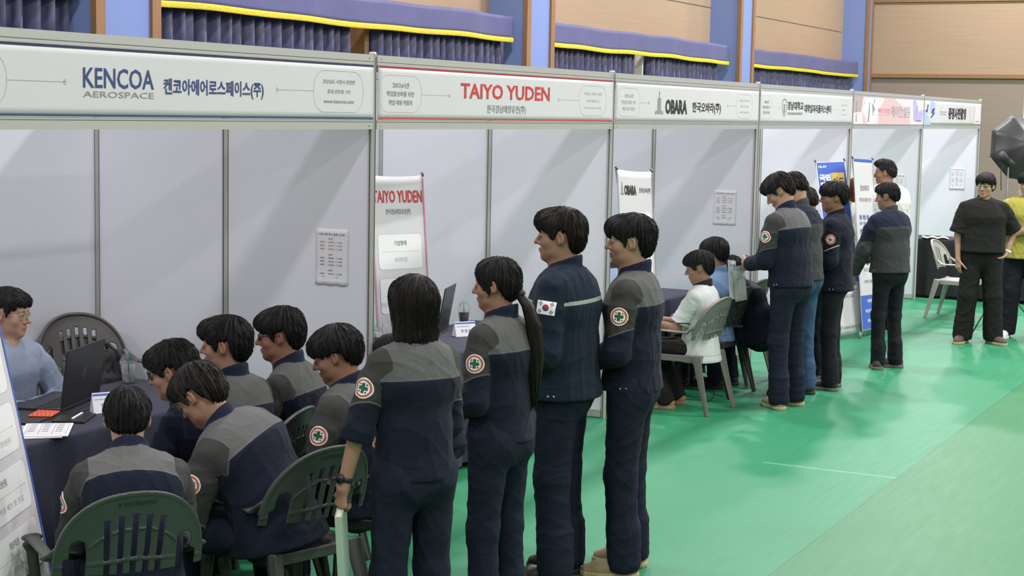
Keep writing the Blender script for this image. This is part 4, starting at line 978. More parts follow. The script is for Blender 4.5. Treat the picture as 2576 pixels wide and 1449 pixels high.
    for i, sd in enumerate((-1, 1)):
        fr = foot if foot is not None else (.14 if not seated else .1)
        make_shoe(shoe, root, (an[i][0], an[i][1]+.01, 0), -sd*fr)
    # glasses
    if glasses:
        g = MB(); gm = M_FRAME if glasses == 'black' else M_WIRE; r_ = .0017*k if glasses == 'black' else .0014*k; ge = empty('glasses', parent=root); ge.matrix_local = HM
        for sx in (-1, 1):
            pts = [Vector((sx*.034*k+x*.0225*k, .104*k-abs(sx*.034+x*.0225)**2*5*k, .000*k+y*.017*k)) for x, y in [(math.copysign(abs(math.cos(a))**.7, math.cos(a)), math.copysign(abs(math.sin(a))**.7, math.sin(a))) for a in np.linspace(0, 2*PI, 21)]]
            g.tube(pts, r_, 6); g.tube([Vector((sx*.056*k, .088*k, .006*k)), Vector((sx*.078*k, .06*k, .005*k)), Vector((sx*.081*k, 0, .001*k)), Vector((sx*.080*k, -.014*k, -.012*k))], r_, 6)
            lb = MB(); lb.add([p for p in pts[:-1]], [tuple(range(20))]); lb.build('lens', M_LENS, ge)
        g.tube([Vector((-.012*k, .104*k, .004*k)), Vector((0, .108*k, .006*k)), Vector((.012*k, .104*k, .004*k))], r_, 6)
        g.build('glasses_frame', gm, ge, True)
    # emblems on the left sleeve
    j = J['L']; ax = nrm(j['el']-j['sh'])
    if badge or flag:
        bd, ba = (badge if isinstance(badge, tuple) else (0.0, 'badge')) if badge else (0.0, 'flag')
        n0 = -lat*math.cos(bd)-fwd*math.sin(bd); n0 = nrm(n0-ax*(n0 @ ax)); c = j['sh']+ax*(.115 if not flag else .085)*s+n0*.03
        fn = lambda p: jf(p)
        if flag: disc_on(fn, c, n0, -ax, 0, None, 'flag_patch', root, 'flag', .088, .062)
        else: disc_on(fn, c, n0, -ax, .043*s, None, 'sleeve_badge', root, ba)
    PEOPLE[key] = dict(root=root, J=J, jf=jf, hc=hc, HM=HM, s=s, k=k, neckb=neckb, U=U, fwd=fwd, lat=lat, P=P)
    return PEOPLE[key]
def pw(key, v):
    "person space -> world"
    r = PEOPLE[key]['root']; a = r.rotation_euler.z; v = Vector(v)
    return Vector((r.location.x+math.cos(a)*v.x-math.sin(a)*v.y, r.location.y+math.sin(a)*v.x+math.cos(a)*v.y, v.z))
# ------------------------------------------------------------ roll-up and x banners
M_STAND = mat('banner_stand_metal', (.12, .12, .12), .4, .5)
def banner(label, BR, TR, h, W_, draw, edge, base=M_BANNER):
    BR = Vector(BR); TR = Vector(TR); y = (TR-BR); H_ = y.length; y = y.normalized(); x = Vector(h); x = (x-y*x.dot(y)).normalized(); z = x.cross(y)
    root = empty('banner_stand', (BR.x, BR.y, 0)); o_ = BR-x*(W_/2)+y*(H_/2)-root.location
    b = MB(); nx, ny = 10, 30; vs = []
    for j in range(ny+1):
        for i in range(nx+1):
            u = i/nx-.5; v = j/ny-.5; sag = -.010*math.sin(PI*(i/nx))*max(0, (v-.42)/.08)
            vs.append((u*W_, v*(H_-.04)+sag, .0010*math.sin(v*9+u*3)))
    b.add(vs, [(j*(nx+1)+i, j*(nx+1)+i+1, (j+1)*(nx+1)+i+1, (j+1)*(nx+1)+i) for j in range(ny) for i in range(nx)])
    s = b.build('banner_sheet', base, root, True); M = Matrix((x, y, z)).transposed().to_4x4(); M.translation = o_; s.matrix_local = M
    so = s.modifiers.new('s', 'SOLIDIFY'); so.thickness = .0015; so.offset = -1
    w2, h2 = W_/2, (H_-.04)/2
    if edge: shapes(s, 'coloured_edge', edge, [rect(w2-.014, -h2, w2, h2-.02), rect(-w2, -h2, -w2+.014, h2-.02)], .0018)
    draw(s, w2, h2)
    # crossed rods, hooks and feet behind the sheet
    b = MB(); c = Vector((0, -.15, -.07))
    for sx in (-1, 1):
        b.tube([M @ Vector((sx*w2, h2+.012, -.006)), M @ c], .0055, 8); b.tube([M @ c, M @ Vector((sx*w2, -h2-.0, -.012))], .0055, 8)
    b.tube([M @ c, Vector((o_.x-z.x*.5, o_.y-z.y*.5, .008))], .0065, 8); b.build('stand_rod', M_STAND, root, True)
    b = MB()
    for sx in (-1, 1):
        b.tube([M @ Vector((sx*w2, h2+.018, -.008)), M @ Vector((sx*(w2-.004), h2-.006, .006))], [.010, .006], 8)
    b.build('corner_hook', M_STAND, root, True)
    b = MB()
    for sx in (-1, 1): q = M @ Vector((sx*w2, -h2, -.02)); b.tube([Vector((q.x, q.y, 0)), Vector((q.x, q.y, max(.03, q.z))) ], [.016, .010], 10)
    q = Vector((o_.x-z.x*.5, o_.y-z.y*.5, 0)); b.tube([q, q+Vector((0, 0, .02))], .014, 10); b.build('stand_foot', M_GREY, root, True)
    return tag(root, label, 'banner stand')
def boxes(s, ys, w2, hgt=.19):
    outs = []; rg = []; lt = mat('box_fill_ink', (.84, .84, .84), .45)
    shapes(s, 'text_box', lt, [rrect(2*w2-.10, hgt, .03, 5, 0, y) for y in ys], .0018)
    shapes(s, 'box_line', M_LGREY, [rect(-w2+.09, y-.001, w2-.09, y+.001) for y in ys]+[circ(w2-.09, y, .004, 8) for y in ys], .0024, rings=[(rrect(2*w2-.10, hgt, .03, 5, 0, y), rrect(2*w2-.103, hgt-.003, .029, 5, 0, y)) for y in ys])
def draw_left(s, w2, h2):
    ys = [h2-.62-.225*k for k in range(5)]; boxes(s, ys, w2, .185)
    lettering(s, [('KENCOA', 0, h2-.22, .36, .07, .02), ('켄코아에어로스페이스(주)', 0, h2-.34, .46, .045, .01)], M_NAVYINK, .0030)
    T = [('기업형태', '중견기업'), ('위 치', '경상남도 사천시 용현면 종포산단로'), ('주요생산품', '항공기 부품 제조 및 조립'), ('채용직종', '생산직 (조립·판금·도장)'), ('근무형태', '주간 근무 / 2교대')]
    lettering(s, [(t[0], 0, y+.046, .10, .028, .01) for t, y in zip(T, ys)], M_GREY, .0030); lettering(s, [(t[1], 0, y-.045, .34, .024, .0) for t, y in zip(T, ys)], M_LGREY, .0030)
    lettering(s, [('모집요강', .16, -h2+.16, .15, .045, .03)], M_GREY, .0030)
banner('white information banner with a thin blue border, cut off at the picture edge', (-2.85, -.42, .03), (-3.03, -.12, 1.84), (.916, .40, 0), .60, draw_left, M_BLUEINK)
def draw_taiyo(s, w2, h2):
    ys = [h2-.52-.30*k for k in range(4)]; boxes(s, ys, w2, .24)
    lettering(s, [('TAIYO YUDEN', 0, h2-.145, .475, .085, .02)], M_REDINK, .0030); lettering(s, [('한국경남태양유전(주)', 0, h2-.25, .24, .045, .02)], M_GREY, .0030)
    T = [('기업형태', '외국계기업'), ('위 치', '경상남도 사천시 사남면 외국기업로 61'), ('주요생산품', '적층세라믹콘덴서'), ('채용직종', '생산직')]
    lettering(s, [(t[0], 0, y+.058, .12, .034, .02) for t, y in zip(T, ys)], M_GREY, .0030); lettering(s, [(T[k][1], 0, y-.055, (.12, .42, .3, .14)[k], .032, .005) for k, y in enumerate(ys)], M_LGREY, .0030)
banner('white TAIYO YUDEN banner with red edges standing inside the booth', (2.16, .80, .03), (2.24, .98, 1.78), (.97, -.24, 0), .52, draw_taiyo, M_ROSE)
def draw_obara(s, w2, h2):
    ys = [h2-.42-.28*k for k in range(5)]; boxes(s, ys, w2, .22)
    lettering(s, [('OBARA', -.09, h2-.15, .20, .075, .045), ('한국오바라(주)', .16, h2-.15, .20, .045, .01)], M_BLACK, .0030)
    shapes(s, 'tower_logo', M_GREY, [rect(-.235, h2-.185, -.215, h2-.12), rect(-.229, h2-.12, -.222, h2-.09), rect(-.25, h2-.185, -.238, h2-.172), rect(-.212, h2-.185, -.2, h2-.172)], .0030)
    T = [('기업형태', '중소기업'), ('위 치', '경상남도 사천시 사남면'), ('주요생산품', '용접건 및 용접기'), ('채용직종', '생산직'), ('근무형태', '주간')]
    lettering(s, [(t[0], 0, y+.052, .12, .032, .02) for t, y in zip(T, ys)], M_GREY, .0030); lettering(s, [(t[1], 0, y-.05, .18, .028, .005) for t, y in zip(T, ys)], M_LGREY, .0030)
banner('white OBARA banner with grey edges standing at its booth front', (3.87, -.19, .03), (3.97, -.02, 1.80), (.99, -.05, 0), .60, draw_obara, M_GREY)
def draw_blue(s, w2, h2):
    shapes(s, 'blue_ground', M_BLUEINK, [rect(-w2+.012, -h2+.52, w2-.012, h2-.012)], .0018)
    shapes(s, 'orange_block', M_YELLOWINK, [rect(-.02, h2-.37, w2-.05, h2-.12), rrect(.40, .34, .05, 5, .0, -h2+.74)], .0024)
    shapes(s, 'white_block', M_WHITEINK, [circ(.02, h2-1.02, .20, 24, .12), circ(.05, h2-1.30, .15, 24, .06)], .0024)
    lettering(s, [('국민', -.13, h2-.165, .20, .07, .06), ('취업', -.13, h2-.245, .20, .07, .06), ('지원', -.13, h2-.325, .20, .07, .06), ('고용노동부', -.16, h2-.055, .15, .025, .03)], M_WHITEINK, .0034)
    lettering(s, [('제도', .10, h2-.245, .19, .17, .0), ('1유형', .0, -h2+.84, .24, .04, .03), ('2유형', 0, -h2+.74, .24, .04, .03), ('지원금', 0, -h2+.64, .24, .04, .03)], M_NAVYINK, .0036)
    lettering(s, [('고용복지플러스센터에서 신청하세요', 0, -h2+.44, .40, .028, .01), ('국번없이 1350', 0, -h2+.38, .26, .028, .01), ('진주고용복지플러스센터', 0, -h2+.07, .42, .035, .02)], M_GREY, .0030)
banner('tall blue banner with an orange block and white text beside the queue', (8.85, -.43, .03), (8.93, -.11, 1.80), (.95, -.31, 0), .52, draw_blue, M_WHITEINK)
def draw_white(s, w2, h2):
    shapes(s, 'blue_band', M_BLUEINK, [rect(-w2+.01, -h2+.02, w2-.01, -h2+.36), rect(-w2+.05, -.10, w2-.05, -.05), rect(-w2+.02, h2-.035, w2-.02, h2-.005)], .0018)
    lettering(s, [('경남대학교', 0, h2-.30, .26, .06, .02), ('대학일자리플러스센터', 0, h2-.42, .34, .045, .01), ('프로그램 안내', 0, -h2+.62, .30, .04, .01), ('재학생 맞춤형', 0, -h2+.50, .30, .035, .01)], M_GREY, .0030)
    sp = []
    for k in range(3):
        for q in range(3): sp.append((('진로', '취업', '상담')[q], -.16+.10*q, h2-.60-.14*k, .075, .05, .03)); sp.append((('설계', '지원', '특강')[q], -.16+.10*q, h2-.66-.14*k, .075, .035, .01))
    lettering(s, sp, M_BLUEINK, .0030); lettering(s, [('☏ 055', .15, h2-.62, .10, .03, .0), ('창업', .15, h2-.70, .08, .05, .01)], M_GREY, .0030)
    lettering(s, [('대학생', 0, -h2+.30, .2, .04, .02), ('취업지원 컨설팅', 0, -h2+.2, .34, .035, .02), ('참여하세요', 0, -h2+.1, .24, .035, .02)], M_WHITEINK, .0034)
banner('white and blue banner standing right of the tall blue banner', (9.22, -.50, .03), (9.31, -.30, 1.81), (.996, -.087, 0), .58, draw_white, M_LGREY)

# ------------------------------------------------------------ tables with cloths
M_CLOTH = mat('navy_tablecloth', (.014, .016, .038), .8, noise=.3, nscale=14, bump=.25, bscale=18, sheen=.05); M_CLOTHB = mat('black_tablecloth', (.014, .014, .016), .8, noise=.3, nscale=14, bump=.25, bscale=18)
M_TTOP = mat('table_top', (.4, .4, .4), .5)
def table(x0, y0, x1, y1, label, cl_label, m_cloth, zt=.735, zb=.04, rz=0):
    cx, cy = (x0+x1)/2, (y0+y1)/2; L_, D_ = (x1-x0)/2-.02, (y1-y0)/2-.02
    t = empty('folding_table', (cx, cy, 0), rz); b = MB(); b.box(-L_, -D_, zt-.03, L_, D_, zt-.004); b.build('table_top', M_TTOP, t, bevel=.004)
    for sx in (-1, 1):
        for sy in (-1, 1):
            b = MB(); b.tube([(sx*(L_-.09), sy*(D_-.06), 0), (sx*(L_-.09), sy*(D_-.06), zt-.03)], .014, 10); b.build('leg', M_STAND, t, True)
    tag(t, label, 'table')
    # cloth: flat top, rounded edge and a folded skirt
    n = 260; L2, D2 = L_+.02, D_+.02; per = 4*(L2+D2); ring = []
    rr = .035; base = rrect(2*L2, 2*D2, rr, 6)
    pts = []
    for i in range(len(base)):
        a, c = Vector(base[i]), Vector(base[(i+1) % len(base)]); k = max(1, int((c-a).length/.03))
        for q in range(k): pts.append(a+(c-a)*q/k)
    n = len(pts); rows = [(0, zt, .97), (0, zt, .995), (.004, zt-.004, 1.0), (.009, zt-.014, 1.0)]
    for j in range(1, 13): rows.append((.010+.045*(j/12)**1.2, zt-.014-(zt-.014-zb)*j/12, 1.0))
    vs = []; acc = 0; arc = [0]
    for i in range(n): acc += (pts[(i+1) % n]-pts[i]).length; arc.append(acc)
    for j, (out, z, k) in enumerate(rows):
        f_ = max(0, (j-3)/12)
        for i, p in enumerate(pts):
            nv = (pts[(i+1) % n]-pts[i-1]); nv = Vector((nv.y, -nv.x)).normalized(); s_ = arc[i]
            wv = f_*(.020*math.sin(s_*2*PI/.31+1)+.012*math.sin(s_*2*PI/.17+2)+.006*math.sin(s_*2*PI/.09))
            q = p*k+nv*(out+wv); vs.append((q.x, q.y, z+(.004*math.sin(s_*9) if j == len(rows)-1 else 0)))
    b = MB(); b.add(vs, [(j*n+(i+1) % n, j*n+i, (j+1)*n+i, (j+1)*n+(i+1) % n) for j in range(len(rows)-1) for i in range(n)]+[tuple(range(n))])
    o = b.build('tablecloth', m_cloth, None, True, loc=(cx, cy, .001), rot=(0, 0, rz)); tag(o, cl_label, 'tablecloth'); return o
table(-2.55, .28, -.72, 1.04, 'folding table hidden under the navy cloth in the KENCOA booth', 'navy tablecloth over the interview table of the KENCOA booth', M_CLOTH)
table(.70, .06, 2.56, .74, 'folding table hidden under the navy cloth in the TAIYO YUDEN booth', 'navy tablecloth over the table of the TAIYO YUDEN booth', M_CLOTH)
table(4.20, .10, 5.42, .78, 'folding table hidden under the navy cloth in the OBARA booth', 'navy tablecloth over the table of the OBARA booth', M_CLOTH)
table(12.95, -1.45, 13.60, .42, 'folding table hidden under the black cloth by the farthest booth', 'black tablecloth over the table behind the pale plastic chair', M_CLOTHB)

# ------------------------------------------------------------ plastic armchairs
def chair_mat(name, c):
    return mat(name, c, .38, spec=.45, noise=.06, nscale=20, bump=.06, bscale=250)
M_CHD = chair_mat('dark_green_plastic', (.058, .062, .056)); M_CHG = chair_mat('grey_plastic', (.17, .16, .145)); M_CHS = chair_mat('dark_grey_plastic', (.07, .066, .06)); M_CHL = chair_mat('pale_grey_plastic', (.36, .35, .32)); M_CHK = chair_mat('charcoal_plastic', (.03, .03, .03))
def seg2(x, z, ax, az, bx, bz):
    dx, dz = bx-ax, bz-az; t = np.clip(((x-ax)*dx+(z-az)*dz)/(dx*dx+dz*dz), 0, 1); return np.sqrt((x-ax-dx*t)**2+(z-az-dz*t)**2)
def chair_parts():
    P_ = {}
    def sheet_y(x, z): return -.205-.30*np.maximum(z-.42, 0)+.95*x*x-.25*np.maximum(.60-z, 0)*x*x
    def back(p):
        x, y, z = p[:, 0], p[:, 1], p[:, 2]; ax = np.abs(x)
        zz = (z-.575)/.295; r = (np.abs(ax/.268)**2.3+np.abs(np.maximum(zz, 0))**2.3)**(1/2.3); arch = (r-1)*.268
        arch = np.where(z < .575, ax-.268, arch); arch = np.maximum(arch, .575-z-.02)
        inner = np.where(z < .52, ax-.20, (((ax/.200)**2.2+(np.maximum(z-.52, 0)/.21)**2.2)**(1/2.2)-1)*.2)
        panel = np.maximum(ax-(.155-.03*np.clip((.60-z)/.2, 0, 1)), np.maximum(.415-z, z-.79))
        # open loops between the slatted panel and the outer arch
        loop = seg2(ax, z, .190, .30, .188, .665)-.028
        loop = np.minimum(loop, seg2(ax, z, .205, .40, .215, .60)-.022)
        d2 = np.minimum(np.maximum(arch, -loop), panel); d2 = np.maximum(d2, arch)
        slots = np.full(len(p), 1., f32)
        for c in (0, .047, .094): slots = np.minimum(slots, np.maximum(np.maximum(np.abs(ax-c*(.93+.12*(z-.5)/.28))-.0105, .485-z), z-(.785-2.2*c*c)))
        bar = np.abs(z-.615+.1*ax)-.007
        d2n = np.maximum(d2, -slots); d2b = np.maximum(d2, bar)
        v = y-sheet_y(x, z); cosn = .9
        rim = np.maximum(np.abs(arch+.008)-.009, -arch*0-1)
        rim = np.where((loop > 0) | (z > .62), rim, 1)
        th = np.full(len(p), .0048, f32); d = np.maximum(np.abs(v)*cosn-th, d2n*.9)
        d = np.minimum(d, np.maximum(np.abs(v+.004)*cosn-.004, np.maximum(d2b, -slots*0-1)*.9))
        dr = np.maximum(np.abs(v-.004)*cosn-.011, np.maximum(np.abs(arch+.007)-.007, .60-z)*.9)
        d = smin(d, dr.astype(f32), .0024)
        # raised edge around the inner panel arch
        ir = np.maximum(np.abs(v+.003)*cosn-.007, np.maximum(np.abs(inner)-.004, .66-z)*.9)
        d = np.minimum(d, np.maximum(ir, d2n*.9))
        return d.astype(f32)
    P_['backrest'] = (back, (-.30, -.40, .39), (.30, -.02, .90))
    def seat(p):
        x, y, z = p[:, 0], p[:, 1], p[:, 2]; qx = np.abs(x)-(.205+.03*np.clip((y+.2)/.4, 0, 1)); qy = np.abs(y+.0)-.215
        d2 = np.sqrt(np.maximum(qx+.05, 0)**2+np.maximum(qy+.05, 0)**2)+np.minimum(np.maximum(qx, qy)+.05, 0)-.05
        zs = .425-.015*np.clip(1-(x*x+y*y)/.045, 0, 1)-.05*np.clip((y-.17)/.06, 0, 1)**2
        plate = np.maximum(np.abs(z-zs)-.005, d2); rim = np.maximum(np.abs(d2+.005)-.005, np.abs(z-.408)-.024)
        return smin(plate.astype(f32), rim.astype(f32), .008)
    P_['seat'] = (seat, (-.28, -.26, .34), (.28, .26, .46))
    for sx in (-1, 1):
        arm = uni([ec((sx*.250, -.195, .650), (sx*.264, -.140, .612), (1, 0, 0), (.018, .012), (.024, .009)), ec((sx*.264, -.140, .612), (sx*.272, .15, .618), (1, 0, 0), (.024, .009), (.027, .009)),
                   ec((sx*.272, .15, .618), (sx*.262, .215, .575), (1, 0, 0), (.026, .011), (.024, .012)), ec((sx*.262, .215, .575), (sx*.245, .215, .41), (1, 0, 0), (.022, .012), (.020, .014))], .02)
        P_['armrest%d' % sx] = (arm, (-.32, -.26, .38), (.32, .27, .69))
        def leg(a, b_, r0, r1):
            L1 = ec(a, b_, (1, 0, 0), (r0, .012), (r1, .009)); L2 = ec(np.array(a)+np.array([sx*r0*.7, 0, 0]), np.array(b_)+np.array([sx*r1*.7, 0, 0]), (1, 0, 0), (.009, r0), (.008, r1))
            return lambda p: smax(smin(L1(p), L2(p), .010), -p[:, 2], .003)
        P_['legf%d' % sx] = (leg((sx*.222, .205, .42), (sx*.245, .245, 0), .030, .017), (-.32, .15, -.01), (.32, .32, .45))
        P_['legr%d' % sx] = (leg((sx*.195, -.205, .43), (sx*.235, -.315, 0), .036, .018), (-.32, -.37, -.01), (.32, -.14, .47))
    return P_
CHM = {}
def chair_meshes():
    for k, (f, lo, hi) in chair_parts().items():
        V, Q = snet(f, lo, hi, .0042); CHM[k] = np_mesh(k.rstrip('-01'), V, Q)
chair_meshes()
def chair(x, y, rz, label, m, group=None, text=False, z=0, tilt=0):
    r = empty('plastic_chair', (x, y, z), math.radians(rz)); tag(r, label, 'chair', group)
    for k, me in CHM.items():
        nm = 'leg' if k.startswith('leg') else 'armrest' if k.startswith('arm') else k
        if not me.materials: me.materials.append(m)
        o = bpy.data.objects.new(nm, me); COL.objects.link(o); o.parent = r; o.material_slots[0].link = 'OBJECT'; o.material_slots[0].material = m
        if nm == 'backrest' and text:
            q = lettering(o, [('▲ 삼천포공업고등학교', 0, 0, .135, .016, .02)], M_BLACK, 0); me2 = q.data
            for v in me2.vertices:
                X_, Z_ = v.co.x, v.co.y+.828; v.co = (X_, -.205-.30*(Z_-.42)+.95*X_*X_-.0095, Z_)
    return r
chair(-3.03, -.80, -36, 'dark green plastic armchair at the lower left, nearest the camera', M_CHD, text=True)
chair(-2.10, -.90, -18, 'dark green plastic armchair under the broad-backed student who leans forward', M_CHD, text=True)
chair(-1.62, -.31, 12, 'dark green plastic armchair behind the student with the upright profile', M_CHD)
chair(-2.03, -.44, 5, 'dark plastic armchair with a bright rim behind the student in black glasses', M_CHD)
chair(-1.18, -.29, 10, 'dark green plastic armchair of the student in glasses by the booth post', M_CHD)
chair(-1.49, -.88, 6, 'dark plastic armchair of the bowl-haired student, behind the bob-haired girl', M_CHK)
chair(-.50, 1.50, 150, 'lower dark plastic armchair of the stack behind the laptop', M_CHS, z=0)
chair(-.50, 1.52, 150, 'upper dark plastic armchair of the stack, holding the backpack', M_CHS, z=.13)
chair(3.95, -.33, -4, 'dark green plastic armchair under the person in the white polo', M_CHG)
chair(4.75, -.22, -4, 'charcoal plastic armchair under the person in the sky blue shirt', M_CHK)
chair(5.47, -.13, -6, 'grey-brown plastic armchair beside the standing person with papers', M_CHG)
chair(11.05, -.90, 176, 'pale grey plastic armchair at the far black table', M_CHL)
# ------------------------------------------------------------ people
J_NAVY = jacket_mat('plain_navy_jacket', NAVY)
LAP = dict(u=(.16, .30, -1), f=(-.35, .9, -.22), h=(-.3, .9, -.3), n=(0, 0, -1), t=(-1, 0, 0), curl=.5)
TABLE = dict(u=(.18, .62, -.75), f=(-.45, .9, .10), h=(-.4, .9, -.05), n=(0, 0, -1), t=(-1, 0, 0), curl=.4)
FRONT = dict(u=(.12, .10, -1), f=(-.55, .75, -.35), h=(-.8, .5, -.2), n=(-.3, -.8, -.3), t=(0, 0, 1), curl=.7)
HOLD = dict(u=(.14, .12, -1), f=(-.50, .9, -.22), h=(-.45, .85, -.25), n=(-.6, -.1, .6), t=(-.2, .5, .6), curl=.9)
N_ = dict(h=.0062, hs=.0034); M_ = dict(h=.0072, hs=.0042); F_ = dict(h=.0085, hs=.005)
person('interviewer', 'person in a pale blue shirt and wire glasses talking behind the laptop', -1.40, 1.30, H=1.74, rz=172, seated=True, crown=1.285, hyaw=26, hpitch=8, top=J_PALE, collar='shirt', legs=T_BLACK, hair='short', skin=SK2, glasses='wire',
       al=dict(u=(.30, .42, -.85), f=(-.95, .20, -.02), h=(-.95, .1, -.05), n=(0, 0, -1), t=(0, 1, 0), curl=.4), ar=dict(u=(.2, .5, -.8), f=(-.5, .8, .05), h=(-.5, .8, 0), n=(0, 0, -1), t=(-1, 0, 0), curl=.4), bulk=1.02, **M_)
person('front', 'person in navy jacket with grey yoke seen from behind in the nearest chair', -2.83, -.69, H=1.68, rz=-45, seated=True, crown=1.159, hyaw=-6, hpitch=12, hair='short', badge=True, al=LAP, ar=LAP, skin=SK2, bulk=1.04, **N_)
person('glassboy', 'person in plain navy jacket and thick black glasses, behind the leaning person', -2.04, -.28, H=1.70, rz=8, seated=True, crown=1.207, hyaw=10, hpitch=18, hair='full', top=J_NAVY, glasses='black', al=LAP, ar=LAP, **N_)
person('leaner', 'person in grey-yoked navy jacket leaning far forward with a broad back', -2.29, -.605, H=1.72, rz=18, twist=-26, seated=True, crown=1.150, side=0, hyaw=-14, hpitch=40, hair='full', hmat=H_BROWN, badge=True, glasses='wire', al=LAP, ar=LAP, bulk=1.22, fat=.05, **N_)
person('profile', 'person with upright profile and grey-yoked jacket seated between two black-haired students', -1.64, -.27, H=1.74, rz=-6, seated=True, crown=1.277, hyaw=25, hpitch=4, hair='swept', badge=True, al=LAP, ar=LAP, **N_)
person('glasstwo', 'person in black glasses and grey-yoked jacket seated near the timetable notice', -1.19, -.25, H=1.74, rz=10, seated=True, crown=1.27, hyaw=16, hpitch=8, hair='full', skin=SK3, glasses='black', badge=True, al=LAP, ar=LAP, **N_)
person('bowl', 'person with bowl haircut looking down, round badge on the sleeve, seated', -1.54, -.79, H=1.72, rz=10, seated=True, crown=1.258, hyaw=10, hpitch=20, hair='bowl', skin=SK3, badge=True, al=dict(LAP, u=(.24, .2, -1)), ar=LAP, bulk=1.18, fat=.12, **N_)
person('bob', 'person with shoulder-length bob in rolled-up jacket sleeves holding a white book', -2.32, -1.64, H=1.585, rz=-30, lean=2, hyaw=4, hpitch=3, hair='bob', hmat=H_BROWN, female=True, badge=(.5, 'badge'), slv=.18, bulk=1.12, legw=1.14,
       al=dict(u=(.36, .02, -1), f=(.22, .10, -1), h=(.05, .12, -1), n=(-.6, .2, -.2), t=(.15, 1, .1), curl=1.15), ar=dict(FRONT), **N_)
person('pony', 'person with a long low ponytail and grey-yoked navy jacket standing in line', -1.55, -1.60, H=1.60, rz=-5, lean=2, hyaw=14, hpitch=6, hair='pony', female=True, badge=(.35, 'badge'), bulk=1.12, legw=1.12, al=dict(FRONT, u=(.16, .0, -1)), ar=FRONT, **N_)
person('flag', 'person in navy jacket with reflective stripe and South Korean flag patch', -.69, -1.49, H=1.76, rz=11, lean=2, hyaw=6, hpitch=2, hair='swept', hmat=H_BROWN, flag=True, top=J_STRIPE, hem=.05, bulk=1.26, legw=1.28, al=FRONT, ar=FRONT, **N_)
person('tall', 'person with swept dark hair and round sleeve badge, last in the near line', -.42, -1.73, H=1.73, rz=12, lean=1, hyaw=9, hpitch=3, hair='swept', badge=True, bulk=1.06, legw=1.2, al=FRONT, ar=FRONT, shoe='tan', skin=SK2, **N_)
person('bun', 'person with tied dark hair seated in the TAIYO YUDEN booth behind the bob-haired girl', 0.01, -.13, H=1.52, rz=4, seated=True, crown=.993, hyaw=10, hpitch=24, hair='pony', female=True, al=LAP, ar=LAP, **F_)
person('polo', 'person in white polo with black collar seated at the OBARA table', 3.97, -.43, H=1.64, rz=2, seated=True, crown=1.24, hem=.06, hyaw=14, hpitch=16, hair='full', skin=SK, top=J_WHITE, collar='polo', short=.82, legs=T_BLACK, shoe='wood', al=dict(TABLE, u=(.14, .45, -.9)), ar=dict(TABLE, u=(.14, .45, -.9)), bulk=1.05, shin=-.35, **M_)
person('sky', 'person in sky blue shirt seated beside the student in the white polo', 4.74, -.27, H=1.70, rz=-6, seated=True, crown=1.265, hyaw=-4, hpitch=10, hair='bowl', top=J_SKY, collar='shirt', legs=T_BLACK, al=LAP, ar=LAP, **F_)
person('third', 'person in navy and grey jacket mostly hidden behind the sky blue shirt', 5.05, -.30, H=1.60, rz=-10, seated=True, crown=1.09, hyaw=0, hpitch=20, hair='short', al=LAP, ar=LAP, **F_)
person('reader', 'person in grey-yoked jacket bowing the head over papers, tan shoes', 4.44, -.87, H=1.79, rz=-14, lean=9, hyaw=26, hpitch=36, hair='full', hmat=H_BROWN, badge=True, al=HOLD, ar=HOLD, shoe='tan', bulk=1.12, legw=1.12, skin=SK2, foot=-.45, **M_)
person('jeans', 'person in grey jacket and blue jeans with bowed head', 5.02, -.80, H=1.78, rz=-14, lean=8, hyaw=10, hpitch=34, hair='short', hmat=H_BROWN, top=J_GREY, legs=T_JEAN, al=HOLD, ar=HOLD, bulk=1.08, skin=SK2, shoe='black', **M_)
person('hidden', 'person whose dark head shows between two standing students', 5.90, -.64, H=1.62, rz=-20, lean=8, hyaw=0, hpitch=30, hair='bowl', top=J_NAVY, al=HOLD, ar=HOLD, **F_)
person('boots', 'person in black-navy jacket with pink badge, flat fringe and black boots', 5.47, -1.02, H=1.69, rz=10, lean=2, hyaw=14, hpitch=4, hair='bowl', skin=SK3, top=J_LINE, badge=(.0, 'pink'), legs=T_DARK, shoe='boot', hem=.09, bulk=1.14, legw=1.05, al=dict(FRONT, u=(.1, .05, -1)), ar=FRONT, fat=.06, foot=-.3, **M_)
person('walker', 'person in quilted grey jacket with navy shoulders and brown hiking shoes', 6.86, -1.10, H=1.65, rz=-30, lean=6, hyaw=26, hpitch=10, hair='short', top=J_GREY2, legs=T_DARK, shoe='hike', bulk=1.18, al=dict(u=(.24, .25, -1), f=(.05, .45, -1), h=(0, .3, -1), n=(-1, 0, 0), t=(0, 1, 0), curl=.7), ar=FRONT, foot=-.7, **M_)
person('orange', 'person with long orange-brown hair and white blouse behind the tall blue banner', 9.62, -.05, H=1.58, rz=-70, lean=2, hyaw=0, hpitch=2, hair='long', hmat=H_ORANGE, female=True, top=J_WHITE2, collar='shirt', legs=T_BLACK, al=FRONT, ar=FRONT, **F_)
person('white', 'person with undercut hair in a loose white shirt facing the booth', 9.50, -.40, H=1.78, rz=-40, lean=4, hyaw=48, hpitch=8, hair='under', top=J_WHITE2, collar='tee', legs=T_BLACK, bulk=1.45, al=FRONT, ar=FRONT, skin=SK3, **F_)
